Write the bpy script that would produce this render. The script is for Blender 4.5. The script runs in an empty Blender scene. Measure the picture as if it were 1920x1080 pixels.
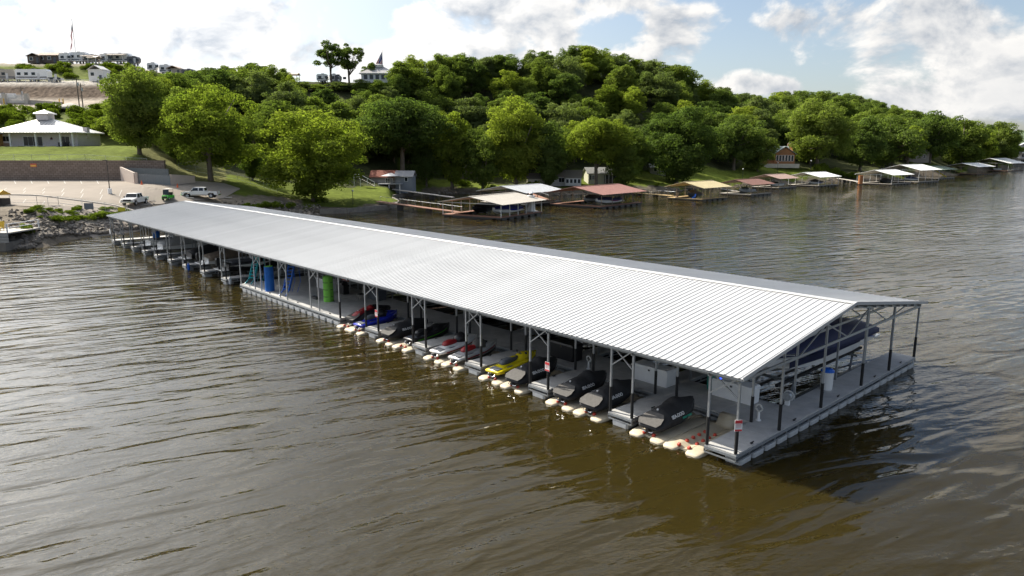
import bpy, math, random
import numpy as np
from mathutils import Vector, Matrix, Euler
R = math.radians
rnd = random.Random(7)
sc = bpy.context.scene
col = sc.collection

# ------------------------------------------------------------------ camera
F, PITCH, H = 1320.0, 0.1932, 12.0          # focal length in photo pixels, downward pitch, height above water
CP, SP = math.cos(PITCH), math.sin(PITCH)
cam = bpy.data.cameras.new('camera'); cam.sensor_width = 36; cam.lens = F/1920*36
cam.clip_start = 0.5; cam.clip_end = 12000
camo = bpy.data.objects.new('camera', cam); col.objects.link(camo)
camo.location = (0, 0, H); camo.rotation_euler = (math.pi/2-PITCH, 0, 0)
sc.camera = camo
sc.render.resolution_x, sc.render.resolution_y = 1024, 576
sc.cycles.use_denoising = True
sc.cycles.max_bounces = 8; sc.cycles.transparent_max_bounces = 8
sc.cycles.caustics_reflective = False; sc.cycles.caustics_refractive = False

# ------------------------------------------------------------------ light
SUN_EL, SUN_AZ = R(42), R(-54)               # azimuth measured clockwise from +Y
SUND = Vector((math.sin(SUN_AZ)*math.cos(SUN_EL), math.cos(SUN_AZ)*math.cos(SUN_EL), math.sin(SUN_EL)))
sl = bpy.data.lights.new('sun', 'SUN'); sl.energy = 5.0; sl.angle = R(0.6); sl.color = (1, 0.93, 0.80)
slo = bpy.data.objects.new('sun', sl); col.objects.link(slo); slo.rotation_euler = (-SUND).to_track_quat('-Z', 'Y').to_euler()
slo.location = (0, 0, 80)
vs = sc.view_settings; vs.view_transform = 'Standard'; vs.look = 'None'; vs.gamma = 1; vs.exposure = 0.8

def pixdir(x, y):
    a, b = (x-960)/F, (540-y)/F
    return Vector((a, CP+b*SP, -SP+b*CP))

def world():
    w = bpy.data.worlds.new('World'); sc.world = w; w.use_nodes = True
    nt = w.node_tree; nt.nodes.clear(); L = nt.links
    def nd(t, **k):
        n = nt.nodes.new(t)
        for a, b in k.items(): setattr(n, a, b)
        return n
    def setin(n, i, v):
        if isinstance(v, bpy.types.NodeSocket): L.new(v, n.inputs[i])
        else: n.inputs[i].default_value = v
    def m(op, a, b=0.0, c=None, clamp=False):
        n = nd('ShaderNodeMath', operation=op, use_clamp=clamp); setin(n, 0, a); setin(n, 1, b)
        if c is not None: setin(n, 2, c)
        return n.outputs[0]
    def vm(op, a, b=(0, 0, 0), out=0):
        n = nd('ShaderNodeVectorMath', operation=op); setin(n, 0, a); setin(n, 1, b); return n.outputs[out]
    sky = nd('ShaderNodeTexSky', sky_type='NISHITA', sun_disc=False)
    sky.sun_elevation = SUN_EL; sky.sun_rotation = SUN_AZ; sky.altitude = 200
    sky.air_density = 1.0; sky.dust_density = 2.2; sky.ozone_density = 1.4
    D = nd('ShaderNodeTexCoord').outputs['Generated']
    def fbm(vec, s, det=9.0, rough=0.56, dist=0.25):
        n = nd('ShaderNodeTexNoise', noise_dimensions='3D'); setin(n, 'Vector', vm('MULTIPLY', vec, s))
        n.inputs['Scale'].default_value = 1; n.inputs['Detail'].default_value = det
        n.inputs['Roughness'].default_value = rough; n.inputs['Distortion'].default_value = dist
        return n.outputs[0]
    # cumulus heaps: centre pixel, half sizes in pixels
    blobs = [(905, 40, 190, 105), (1080, 0, 190, 55), (1000, 120, 170, 34), (1252, 75, 92, 72), (1210, 120, 90, 34), (1360, 158, 90, 30), (1430, 165, 80, 22),
             (1600, 45, 130, 60), (1750, 75, 190, 95), (1830, 150, 130, 60), (1740, 185, 130, 40),
             (120, 40, 330, 110), (420, 40, 200, 110), (610, 105, 180, 60), (520, 12, 70, 26), (250, 130, 350, 50), (-300, 60, 320, 160),
             (2150, 120, 220, 90), (-700, 100, 260, 120), (2500, 60, 200, 110), (250, -230, 420, 130), (1950, -190, 330, 110)]
    tot = None
    for (x, y, rx, ry) in blobs:
        d = pixdir(x, y); k = F/d.length; d = d.normalized()
        ex = d.cross(Vector((0, 0, 1))).normalized(); ez = ex.cross(d)
        ang = F/pixdir(x, y).length
        df = vm('SUBTRACT', D, tuple(d))
        px = m('MULTIPLY', vm('DOT_PRODUCT', df, tuple(ex), 1), k/rx)
        pz = m('MULTIPLY', vm('DOT_PRODUCT', df, tuple(ez), 1), k/ry)
        r2 = m('ADD', m('MULTIPLY', px, px), m('MULTIPLY', pz, pz))
        g = m('MAXIMUM', m('SUBTRACT', 1.0, r2), -0.6)
        tot = g if tot is None else m('SMOOTH_MAX', tot, g, 0.25)
    hi = nd('ShaderNodeMapRange', interpolation_type='SMOOTHSTEP'); sp0 = nd('ShaderNodeSeparateXYZ'); L.new(D, sp0.inputs[0]); L.new(sp0.outputs[2], hi.inputs[0]); hi.inputs[1].default_value = .21; hi.inputs[2].default_value = .30
    sd = nd('ShaderNodeMapRange', interpolation_type='SMOOTHSTEP'); L.new(sp0.outputs[1], sd.inputs[0]); sd.inputs[1].default_value = .80; sd.inputs[2].default_value = .60
    cov = m('SUBTRACT', m('MULTIPLY', fbm(D, (2.6, 2.6, 3.4), 2.0, .5, 0.0), 5.0), 2.35)
    msk = m('MAXIMUM', hi.outputs[0], sd.outputs[0]); cov = m('SUBTRACT', m('MULTIPLY', m('ADD', cov, 0.6), msk), 0.6)      # the same broken cumulus goes on beyond the frame
    tot = m('MINIMUM', m('MAXIMUM', tot, cov), 1.0)
    def field(vec):
        n1 = fbm(vec, (9, 9, 13)); 
        return n1
    f0 = field(D)
    f1 = field(vm('ADD', D, tuple(SUND*0.022)))
    base = m('ADD', m('MULTIPLY', tot, 0.72), m('MULTIPLY', m('SUBTRACT', f0, 0.5), 2.7))
    mr = nd('ShaderNodeMapRange', interpolation_type='SMOOTHSTEP'); setin(mr, 0, base)
    mr.inputs[1].default_value = 0.26; mr.inputs[2].default_value = 0.60
    dens = mr.outputs[0]
    # fade the cloud layer out just at the horizon and below
    sep = nd('ShaderNodeSeparateXYZ'); L.new(D, sep.inputs[0])
    mh = nd('ShaderNodeMapRange', interpolation_type='SMOOTHSTEP'); L.new(sep.outputs[2], mh.inputs[0])
    mh.inputs[1].default_value = -0.02; mh.inputs[2].default_value = 0.03
    dens = m('MULTIPLY', dens, mh.outputs[0])
    # self-shading from the sun side: thick bodies go grey, sunward edges stay white
    lit = m('ADD', 0.62, m('MULTIPLY', m('SUBTRACT', f0, f1), 5.2), clamp=True)
    thick = nd('ShaderNodeMapRange'); setin(thick, 0, base); thick.inputs[1].default_value = 0.52; thick.inputs[2].default_value = 1.25
    lit = m('MULTIPLY', lit, m('SUBTRACT', 1.0, m('MULTIPLY', thick.outputs[0], 0.42)), clamp=True)
    # forward scattering brightens clouds towards the sun
    cs = vm('DOT_PRODUCT', D, tuple(SUND), 1)
    fw = nd('ShaderNodeMapRange', interpolation_type='SMOOTHSTEP'); L.new(cs, fw.inputs[0])
    fw.inputs[1].default_value = 0.35; fw.inputs[2].default_value = 1.0; fw.inputs[3].default_value = 0.0; fw.inputs[4].default_value = 1.0
    fw2 = nd('ShaderNodeMapRange', interpolation_type='SMOOTHSTEP'); L.new(cs, fw2.inputs[0]); fw2.inputs[1].default_value = 0.75; fw2.inputs[2].default_value = 1.0
    glow = m('ADD', m('MULTIPLY', fw.outputs[0], 0.5), m('MULTIPLY', fw2.outputs[0], 4.6))
    cc = nd('ShaderNodeMix', data_type='RGBA'); L.new(lit, cc.inputs[0])
    cc.inputs[6].default_value = (3.5, 3.85, 4.35, 1); cc.inputs[7].default_value = (7.8, 7.6, 7.3, 1)
    cb = vm('SCALE', cc.outputs[2]); n = cb.node; setin(n, 3, m('ADD', 0.92, glow))
    # thin bright veil around the sun and a milky band low down (part of the humid air)
    veil = m('ADD', m('MULTIPLY', fw.outputs[0], 0.55), m('MULTIPLY', m('POWER', m('SUBTRACT', 1.0, sep.outputs[2], clamp=True), 4.0), 0.20), clamp=True)
    mxv = nd('ShaderNodeMix', data_type='RGBA'); L.new(veil, mxv.inputs[0]); L.new(sky.outputs[0], mxv.inputs[6]); vc = nd('ShaderNodeVectorMath', operation='SCALE'); vc.inputs[0].default_value = (6.6, 6.9, 7.2); setin(vc, 3, m('ADD', 1.0, glow)); L.new(vc.outputs[0], mxv.inputs[7])
    mx = nd('ShaderNodeMix', data_type='RGBA'); L.new(dens, mx.inputs[0]); L.new(mxv.outputs[2], mx.inputs[6]); L.new(n.outputs[0], mx.inputs[7])
    bg = nd('ShaderNodeBackground'); L.new(mx.outputs[2], bg.inputs[0]); bg.inputs[1].default_value = 0.085
    out = nd('ShaderNodeOutputWorld'); L.new(bg.outputs[0], out.inputs[0])
world()

# ------------------------------------------------------------------ materials
MATS = {}
def mat(name, c, rough=0.6, metal=0.0, var=0.12, scale=4.0, bump=0.0, c2=None, coat=0.0, spec=None, bscale=None):
    if name in MATS: return MATS[name]
    ma = bpy.data.materials.new(name); ma.use_nodes = True; nt = ma.node_tree; L = nt.links
    b = nt.nodes['Principled BSDF']; b.inputs['Roughness'].default_value = rough; b.inputs['Metallic'].default_value = metal
    b.inputs['Coat Weight'].default_value = coat
    if spec is not None: b.inputs['Specular IOR Level'].default_value = spec
    tc = nt.nodes.new('ShaderNodeTexCoord'); nz = nt.nodes.new('ShaderNodeTexNoise')
    nz.inputs['Scale'].default_value = scale; nz.inputs['Detail'].default_value = 6; nz.inputs['Roughness'].default_value = 0.65
    L.new(tc.outputs['Object'], nz.inputs['Vector'])
    mr = nt.nodes.new('ShaderNodeMapRange'); L.new(nz.outputs[0], mr.inputs[0]); mr.inputs[1].default_value = 0.3; mr.inputs[2].default_value = 0.7
    mx = nt.nodes.new('ShaderNodeMix'); mx.data_type = 'RGBA'; L.new(mr.outputs[0], mx.inputs[0])
    if c2 is None:
        mx.inputs[6].default_value = tuple(min(1, v*(1-var)) for v in c)+(1,); mx.inputs[7].default_value = tuple(min(1, v*(1+var)) for v in c)+(1,)
    else:
        mx.inputs[6].default_value = tuple(c)+(1,); mx.inputs[7].default_value = tuple(c2)+(1,)
    L.new(mx.outputs[2], b.inputs['Base Color'])
    r2 = nt.nodes.new('ShaderNodeMapRange'); L.new(nz.outputs[0], r2.inputs[0]); r2.inputs[3].default_value = max(0.02, rough-0.08); r2.inputs[4].default_value = min(1, rough+0.08)
    L.new(r2.outputs[0], b.inputs['Roughness'])
    if bump:
        n2 = nt.nodes.new('ShaderNodeTexNoise'); n2.inputs['Scale'].default_value = bscale or scale*4; n2.inputs['Detail'].default_value = 5
        L.new(tc.outputs['Object'], n2.inputs['Vector'])
        bp = nt.nodes.new('ShaderNodeBump'); bp.inputs['Strength'].default_value = 1; bp.inputs['Distance'].default_value = bump
        L.new(n2.outputs[0], bp.inputs['Height']); L.new(bp.outputs[0], b.inputs['Normal'])
    MATS[name] = ma
    return ma

def per_sheet(ma, amt):
    nt = ma.node_tree; b = nt.nodes['Principled BSDF']; src = b.inputs['Base Color'].links[0].from_socket
    oi = nt.nodes.new('ShaderNodeObjectInfo'); mr = nt.nodes.new('ShaderNodeMapRange'); nt.links.new(oi.outputs['Random'], mr.inputs[0]); mr.inputs[3].default_value = 1-amt; mr.inputs[4].default_value = 1+amt
    v = nt.nodes.new('ShaderNodeVectorMath'); v.operation = 'SCALE'; nt.links.new(src, v.inputs[0]); nt.links.new(mr.outputs[0], v.inputs[3]); nt.links.new(v.outputs[0], b.inputs['Base Color'])
def leafmat(name, c1, c2, trans=0.42):
    ma = bpy.data.materials.new(name); ma.use_nodes = True; nt = ma.node_tree; L = nt.links; nt.nodes.clear()
    oi = nt.nodes.new('ShaderNodeObjectInfo'); tc = nt.nodes.new('ShaderNodeTexCoord')
    nz = nt.nodes.new('ShaderNodeTexNoise'); nz.inputs['Scale'].default_value = 9; nz.inputs['Detail'].default_value = 4; L.new(tc.outputs['Object'], nz.inputs['Vector'])
    mr = nt.nodes.new('ShaderNodeMapRange'); L.new(nz.outputs[0], mr.inputs[0]); mr.inputs[1].default_value = .3; mr.inputs[2].default_value = .7
    ad = nt.nodes.new('ShaderNodeMath'); ad.operation = 'MULTIPLY_ADD'; L.new(mr.outputs[0], ad.inputs[0]); ad.inputs[1].default_value = .55
    mm = nt.nodes.new('ShaderNodeMath'); mm.operation = 'MULTIPLY'; L.new(oi.outputs['Random'], mm.inputs[0]); mm.inputs[1].default_value = .45; L.new(mm.outputs[0], ad.inputs[2])
    mx = nt.nodes.new('ShaderNodeMix'); mx.data_type = 'RGBA'; L.new(ad.outputs[0], mx.inputs[0]); mx.inputs[6].default_value = c1+(1,); mx.inputs[7].default_value = c2+(1,)
    df = nt.nodes.new('ShaderNodeBsdfDiffuse'); tr = nt.nodes.new('ShaderNodeBsdfTranslucent'); gl = nt.nodes.new('ShaderNodeBsdfGlossy')
    L.new(mx.outputs[2], df.inputs[0])
    tcol = nt.nodes.new('ShaderNodeMix'); tcol.data_type = 'RGBA'; tcol.blend_type = 'MULTIPLY'; tcol.inputs[0].default_value = 1
    L.new(mx.outputs[2], tcol.inputs[6]); tcol.inputs[7].default_value = (1.28, 1.42, 0.65, 1); L.new(tcol.outputs[2], tr.inputs[0])
    m1 = nt.nodes.new('ShaderNodeMixShader'); m1.inputs[0].default_value = trans; L.new(df.outputs[0], m1.inputs[1]); L.new(tr.outputs[0], m1.inputs[2])
    nt.nodes.remove(gl)
    o = nt.nodes.new('ShaderNodeOutputMaterial'); L.new(m1.outputs[0], o.inputs[0])
    return ma
LEAF = [leafmat('leaf_mid', (.098, .140, .032), (.205, .245, .060), .48), leafmat('leaf_dark', (.068, .106, .030), (.142, .184, .050), .46),
        leafmat('leaf_bright', (.132, .178, .030), (.255, .290, .054), .52),
        leafmat('leaf_grey', (.092, .122, .044), (.182, .215, .085), .46)]
BUSHLEAF = leafmat('leaf_bush', (.075, .11, .014), (.16, .20, .03), .42)
BARK = mat('bark', (.10, .08, .06), .9, c2=(.17, .14, .11), scale=12)

GALV = mat('galvanised_steel', (.42, .44, .46), .42, .75, .15, 9)
GALVD = mat('weathered_steel', (.30, .32, .34), .5, .5, .2, 7)
ROOFM = mat('roof_sheet', (.445, .447, .448), .42, .0, .05, .45, spec=.4)
per_sheet(ROOFM, .045)
CAPM = mat('ridge_cap_sheet', (.42, .42, .415), .38, 0, .03, 1.0)
DECKM = mat('deck_concrete', (.40, .395, .385), .85, 0, .16, 1.6, .003)
per_sheet(DECKM, .07)
TUB = mat('float_plastic', (.44, .45, .46), .6, 0, .2, 3)
RUB = mat('black_rubber', (.012, .012, .013), .6, 0, .2, 6)
BLK = mat('black_plastic', (.014, .014, .016), .4, 0, .2, 6)
CREAM = mat('cream_float', (.52, .46, .35), .55, 0, .10, 3, c2=(.42, .35, .24))
ALGAE = mat('algae_rim', (.30, .25, .06), .7, 0, .3, 6)
REDR = mat('red_roller', (.45, .045, .02), .5)
WHITE = mat('white_gelcoat', (.78, .78, .77), .25, 0, .03, 2, coat=.4)
WHITEP = mat('white_plastic', (.80, .80, .80), .45, 0, .05, 2)
COVER = mat('charcoal_cover', (.020, .020, .022), .75, 0, .3, 6, .012, bscale=9)
COVERG = mat('grey_cover', (.085, .08, .075), .85, 0, .2, 6, .02, bscale=7)
NAVY = mat('navy_cover', (.02, .027, .085), .7, 0, .25, 3, .015, bscale=4)
TANC = mat('tan_cover', (.20, .155, .115), .8, 0, .2, 4, .015, bscale=5)
YEL = mat('yellow_gelcoat', (.75, .60, .015), .25, coat=.5)
RED = mat('red_vinyl', (.30, .012, .015), .5)
BLUE = mat('blue_gelcoat', (.02, .035, .42), .25, coat=.5)
GREY = mat('grey_vinyl', (.09, .10, .12), .6)
SILV = mat('silver_paint', (.45, .46, .48), .35, .3, coat=.3)
CHROME = mat('bright_metal', (.7, .7, .72), .2, 1.0)
GLASS = mat('dark_glass', (.015, .02, .025), .06, 0, .1)
BLUEF = mat('blue_foam', (.01, .13, .48), .7)
GREENF = mat('green_foam', (.20, .56, .07), .7)
TEAL = mat('teal_paint', (.0, .38, .42), .4)
BLUEP = mat('blue_paint', (.01, .13, .60), .4)
WOOD = mat('deck_wood', (.22, .16, .11), .8, c2=(.30, .24, .18), scale=6)
RWOOD = mat('red_stained_wood', (.22, .10, .06), .8, c2=(.28, .15, .10), scale=6)
LOG = mat('log_stain', (.28, .12, .045), .6, c2=(.36, .165, .06), scale=5)
CONC = mat('concrete', (.46, .42, .37), .9, 0, .14, .6, .01)
ASPH = mat('asphalt', (.27, .235, .20), .95, 0, .14, .12, spec=.08)
LINE = mat('road_paint', (.48, .46, .42), .8)
TIRE = mat('tyre_rubber', (.02, .02, .02), .85)
DARK = mat('bed_shade_black', (.01, .01, .012), .9)
ROCKM = mat('riprap_rock', (.10, .085, .07), .95, c2=(.29, .25, .205), scale=.9)

# ------------------------------------------------------------------ mesh helpers
class MB:
    def __init__(s): s.v = []; s.f = []; s.mi = []
    def quad(s, a, b, c, d, mi=0):
        n = len(s.v); s.v += [tuple(a), tuple(b), tuple(c), tuple(d)]; s.f.append((n, n+1, n+2, n+3)); s.mi.append(mi)
        return s
    def box(s, c, d, rz=0, mi=0, taper=1.0):
        x, y, z = (v/2 for v in d); n = len(s.v); cr, sr = math.cos(rz), math.sin(rz)
        for k, (i, j) in [(k, ij) for k in (-1, 1) for ij in ((-1, -1), (1, -1), (1, 1), (-1, 1))]:
            t = taper if k > 0 else 1
            a, b = i*x*t, j*y*t
            s.v.append((c[0]+a*cr-b*sr, c[1]+a*sr+b*cr, c[2]+k*z))
        for q in ((3, 2, 1, 0), (4, 5, 6, 7), (0, 1, 5, 4), (1, 2, 6, 5), (2, 3, 7, 6), (3, 0, 4, 7)):
            s.f.append(tuple(n+i for i in q)); s.mi.append(mi)
        return s
    def beam(s, p, q, w, h=None, mi=0, up=(0, 0, 1)):
        p, q = Vector(p), Vector(q); h = h or w; d = (q-p).normalized()
        u = Vector(up)
        if abs(d.dot(u)) > .97: u = Vector((1, 0, 0))
        a = d.cross(u).normalized()*w/2; b = a.cross(d).normalized()*h/2; n = len(s.v)
        for c in (p, q):
            for i, j in ((-1, -1), (1, -1), (1, 1), (-1, 1)): s.v.append(tuple(c+a*i+b*j))
        for k in ((3, 2, 1, 0), (4, 5, 6, 7), (0, 1, 5, 4), (1, 2, 6, 5), (2, 3, 7, 6), (3, 0, 4, 7)):
            s.f.append(tuple(n+i for i in k)); s.mi.append(mi)
        return s
    def tube(s, pts, rs, k=8, mi=0, cap=True):
        pts = [Vector(p) for p in pts]
        if not hasattr(rs, '__len__'): rs = [rs]*len(pts)
        rings = []
        for i, p in enumerate(pts):
            d = (pts[min(i+1, len(pts)-1)]-pts[max(i-1, 0)]).normalized()
            u = Vector((0, 0, 1)) if abs(d.z) < .9 else Vector((1, 0, 0))
            a = d.cross(u).normalized(); b = a.cross(d).normalized(); n = len(s.v)
            for j in range(k):
                t = 2*math.pi*j/k; s.v.append(tuple(p+(a*math.cos(t)+b*math.sin(t))*rs[i]))
            rings.append(n)
        for r0, r1 in zip(rings, rings[1:]):
            for j in range(k):
                s.f.append((r0+j, r0+(j+1) % k, r1+(j+1) % k, r1+j)); s.mi.append(mi)
        if cap:
            s.f.append(tuple(rings[0]+j for j in reversed(range(k)))); s.f.append(tuple(rings[-1]+j for j in range(k))); s.mi += [mi, mi]
        return s
    def loft(s, rings, mi=0, cap=True):
        k = len(rings[0]); st = []
        for r in rings: st.append(len(s.v)); s.v += [tuple(p) for p in r]
        for a, b in zip(st, st[1:]):
            for j in range(k): s.f.append((a+j, a+(j+1) % k, b+(j+1) % k, b+j)); s.mi.append(mi)
        if cap:
            s.f.append(tuple(st[0]+j for j in reversed(range(k)))); s.f.append(tuple(st[-1]+j for j in range(k))); s.mi += [mi, mi]
        return s
    def prism(s, poly, h0, h1, axis='y', mi=0):
        # poly of (a,b): axis y -> (x=a, z=b) extruded along y ; axis z -> (x,y) extruded along z
        f = (lambda a, b, h: (a, h, b)) if axis == 'y' else ((lambda a, b, h: (a, b, h)) if axis == 'z' else (lambda a, b, h: (h, a, b)))
        return s.loft([[f(a, b, h) for a, b in poly] for h in (h0, h1)], mi)
    def mesh(s, name, mats, smooth=False):
        me = bpy.data.meshes.new(name); me.from_pydata(s.v, [], s.f)
        if not isinstance(mats, (list, tuple)): mats = [mats]
        for m_ in mats: me.materials.append(m_)
        if len(mats) > 1: me.polygons.foreach_set('material_index', s.mi)
        if smooth: me.polygons.foreach_set('use_smooth', [True]*len(me.polygons))
        me.update(); return me
def fixn(me):
    import bmesh
    bm = bmesh.new(); bm.from_mesh(me); bmesh.ops.recalc_face_normals(bm, faces=bm.faces); bm.to_mesh(me); bm.free(); return me
def ob(name, me, parent=None, loc=(0, 0, 0), rot=(0, 0, 0), scale=(1, 1, 1)):
    o = bpy.data.objects.new(name, me); col.objects.link(o); o.parent = parent
    o.location = loc; o.rotation_euler = rot; o.scale = scale
    return o
def part(name, mb, m_, parent, loc=(0, 0, 0), rot=(0, 0, 0), smooth=False):
    return ob(name, fixn(mb.mesh(name, m_, smooth)), parent, loc, rot)
def tag(o, label, cat, group=None, kind=None):
    if label: o['label'] = label
    if cat: o['category'] = cat
    if group: o['group'] = group
    if kind: o['kind'] = kind
    return o
def thing(name, label, cat, loc=(0, 0, 0), rz=0, group=None):
    return tag(ob(name, None, None, loc, (0, 0, rz)), label, cat, group)
def copytree(o, parent=None):
    c = o.copy(); col.objects.link(c); c.parent = parent
    for ch in list(o.children): copytree(ch, c)
    return c
_cache = {}
def cmesh(key, fn):
    if key not in _cache: _cache[key] = fn()
    return _cache[key]
def boxmesh(dx, dy, dz, m_):
    return cmesh(('box', round(dx, 3), round(dy, 3), round(dz, 3), m_.name), lambda: MB().box((0, 0, 0), (dx, dy, dz)).mesh('box_piece', m_))

# ------------------------------------------------------------------ terrain function
def zpx(Y, y):                                # height at distance Y of whatever shows at photo row y
    b = (540-y)/F
    return H + Y*(-SP+b*CP)/(CP+b*SP)
def ux(x): return (x-960)/F*CP
def P(Y, y): return (Y, zpx(Y, y))
LEFT = lambda ys: [(ys-4, -2), (ys, 0), (ys+2.5, 1.4), P(ys+9, 391), P(128, 351), P(140, 338), P(140.7, 303), P(150, 289), P(158, 275), P(174, 273), P(184, 228), P(200, 209), P(207, 197), P(216, 190),
                   P(219, 185), P(222, 157), P(236, 152), P(250, 121), P(258, 119), (420, 46)]
COLS = {
 -700: LEFT(84), 0: LEFT(86), 60: LEFT(88), 130: LEFT(97), 200: LEFT(102),
 262: LEFT(108),
 285: [(108, -2), (112, 0), P(121, 386), P(128, 354), P(140, 338), P(141.5, 318), P(158, 285), P(190, 235), P(216, 195), P(222, 180), P(250, 135), P(262, 130), (420, 43)],
 350: [(113, -2), (117, 0), P(126, 380), P(134, 352), P(142, 340), P(155, 316), P(170, 292), P(200, 245), P(225, 200), P(250, 150), P(265, 142), (420, 40)],
 450: [(120, -2), (124, 0), P(131, 384), P(140, 358), P(150, 342), P(165, 325), P(180, 305), P(205, 262), P(225, 215), P(250, 165), P(265, 150), (420, 38)],
 560: [(129, -2), (133, 0), P(137, 392), P(143, 381), P(155, 362), P(170, 342), P(182, 322), P(205, 280), P(230, 220), P(250, 172), P(262, 152), (420, 38)],
 650: [(134, -2), (137, 0), (137.6, .9), P(146, 386), P(160, 364), P(172, 352), P(186, 336), P(205, 295), P(232, 222), P(255, 168), P(265, 153), (420, 38)],
 725: [(143, -2), (146, 0), (146.6, .9), P(156, 374), P(166, 364), P(180, 353), P(192, 340), P(208, 310), P(236, 240), P(262, 168), P(270, 153), (420, 38)],
 742: [(147, -2), (151, 0), (151.6, .9), P(158, 374), (164, .4), (167, -.6), (178, -1), (182, 0), P(190, 352), P(198, 340), P(212, 310), P(240, 240), P(265, 168), P(275, 153), (420, 38)],
 762: [(186, -2), (189, 0), P(191, 358), P(200, 343), P(214, 325), P(238, 280), P(270, 168), P(280, 155), (420, 40)],
 830: [(199, -2), (202, 0), P(204, 353), P(215, 341), P(230, 325), P(250, 275), P(278, 172), P(288, 156), (420, 44)],
 950: [(190, -2), (193, 0), P(195, 357), P(212, 345), P(235, 312), P(260, 255), P(285, 178), P(300, 152), (420, 46)],
 1050: [(190, -2), (193, 0), P(195, 357), P(210, 344), P(235, 312), P(265, 245), P(295, 170), P(310, 143), (420, 50)],
 1150: [(195, -2), (198, 0), P(200, 354), P(214, 342), P(240, 312), P(270, 245), P(300, 168), P(315, 143), (440, 50)],
 1250: [(207, -2), (210, 0), P(212, 350), P(225, 341), P(245, 325), P(265, 292), P(300, 215), P(330, 183), (480, 48)],
 1350: [(228, -2), (232, 0), P(234, 344), P(258, 327), P(275, 310), P(300, 282), P(340, 228), P(380, 208), (520, 48)],
 1450: [(254, -2), (258, 0), P(261, 334), P(285, 319), P(300, 306), P(340, 272), P(420, 220), P(500, 200), (700, 55)],
 1550: [(271, -2), (275, 0), P(279, 329), P(310, 318), P(340, 297), P(420, 248), P(560, 202), (760, 52)],
 1650: [(291, -2), (295, 0), P(299, 324), P(340, 310), P(400, 275), P(560, 220), (760, 46)],
 1750: [(340, -2), (345, 0), P(349, 317), P(400, 300), P(470, 268), P(580, 235), (760, 38)],
 1850: [(408, -2), (414, 0), P(420, 309), P(470, 297), P(540, 278), P(620, 262), (760, 26)],
 1888: [(445, -2), (452, 0), P(458, 305), P(500, 297), P(560, 286), (640, 12), (680, 0), (700, -2)],
 1903: [(470, -2), (482, 0), (488, 1.5), (500, 1.5), (510, 0), (520, -2), (680, -2), (690, 0), (700, 3), (760, 8)],
 1925: [(580, -2), (600, 0), (606, 3), (700, 14), (800, 24)],
 2150: [(560, -2), (590, 0), (600, 3), (700, 20), (800, 30)],
 2700: [(500, -2), (560, 0), (570, 3), (700, 25), (800, 35)],
}
CK = sorted(COLS); CU = np.array([ux(k) for k in CK])
CPROF = [(np.array([p[0] for p in COLS[k]]), np.array([p[1] for p in COLS[k]])) for k in CK]
def terr(x, y):
    u = x/max(y, 1.0); i = int(np.clip(np.searchsorted(CU, u)-1, 0, len(CU)-2))
    t = min(1, max(0, (u-CU[i])/(CU[i+1]-CU[i])))
    a = np.interp(y, *CPROF[i], left=-3); b = np.interp(y, *CPROF[i+1], left=-3)
    return float(a*(1-t)+b*t)
def W(x, Y):                                  # world x of photo column x at distance Y, on the ground
    X = ux(x)*Y
    for _ in range(3): X = (x-960)/F*(Y*CP-(max(0.0, terr(X, Y))-H)*SP)
    return X
def U(x, y, z=0.0):                           # photo pixel -> point on the level z
    d = pixdir(x, y); t = (z-H)/d.z; return Vector((0, 0, H))+d*t
def G(x, Y):                                  # point on the ground at photo column x, distance Y
    X = W(x, Y); return Vector((X, Y, terr(X, Y)))

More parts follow.
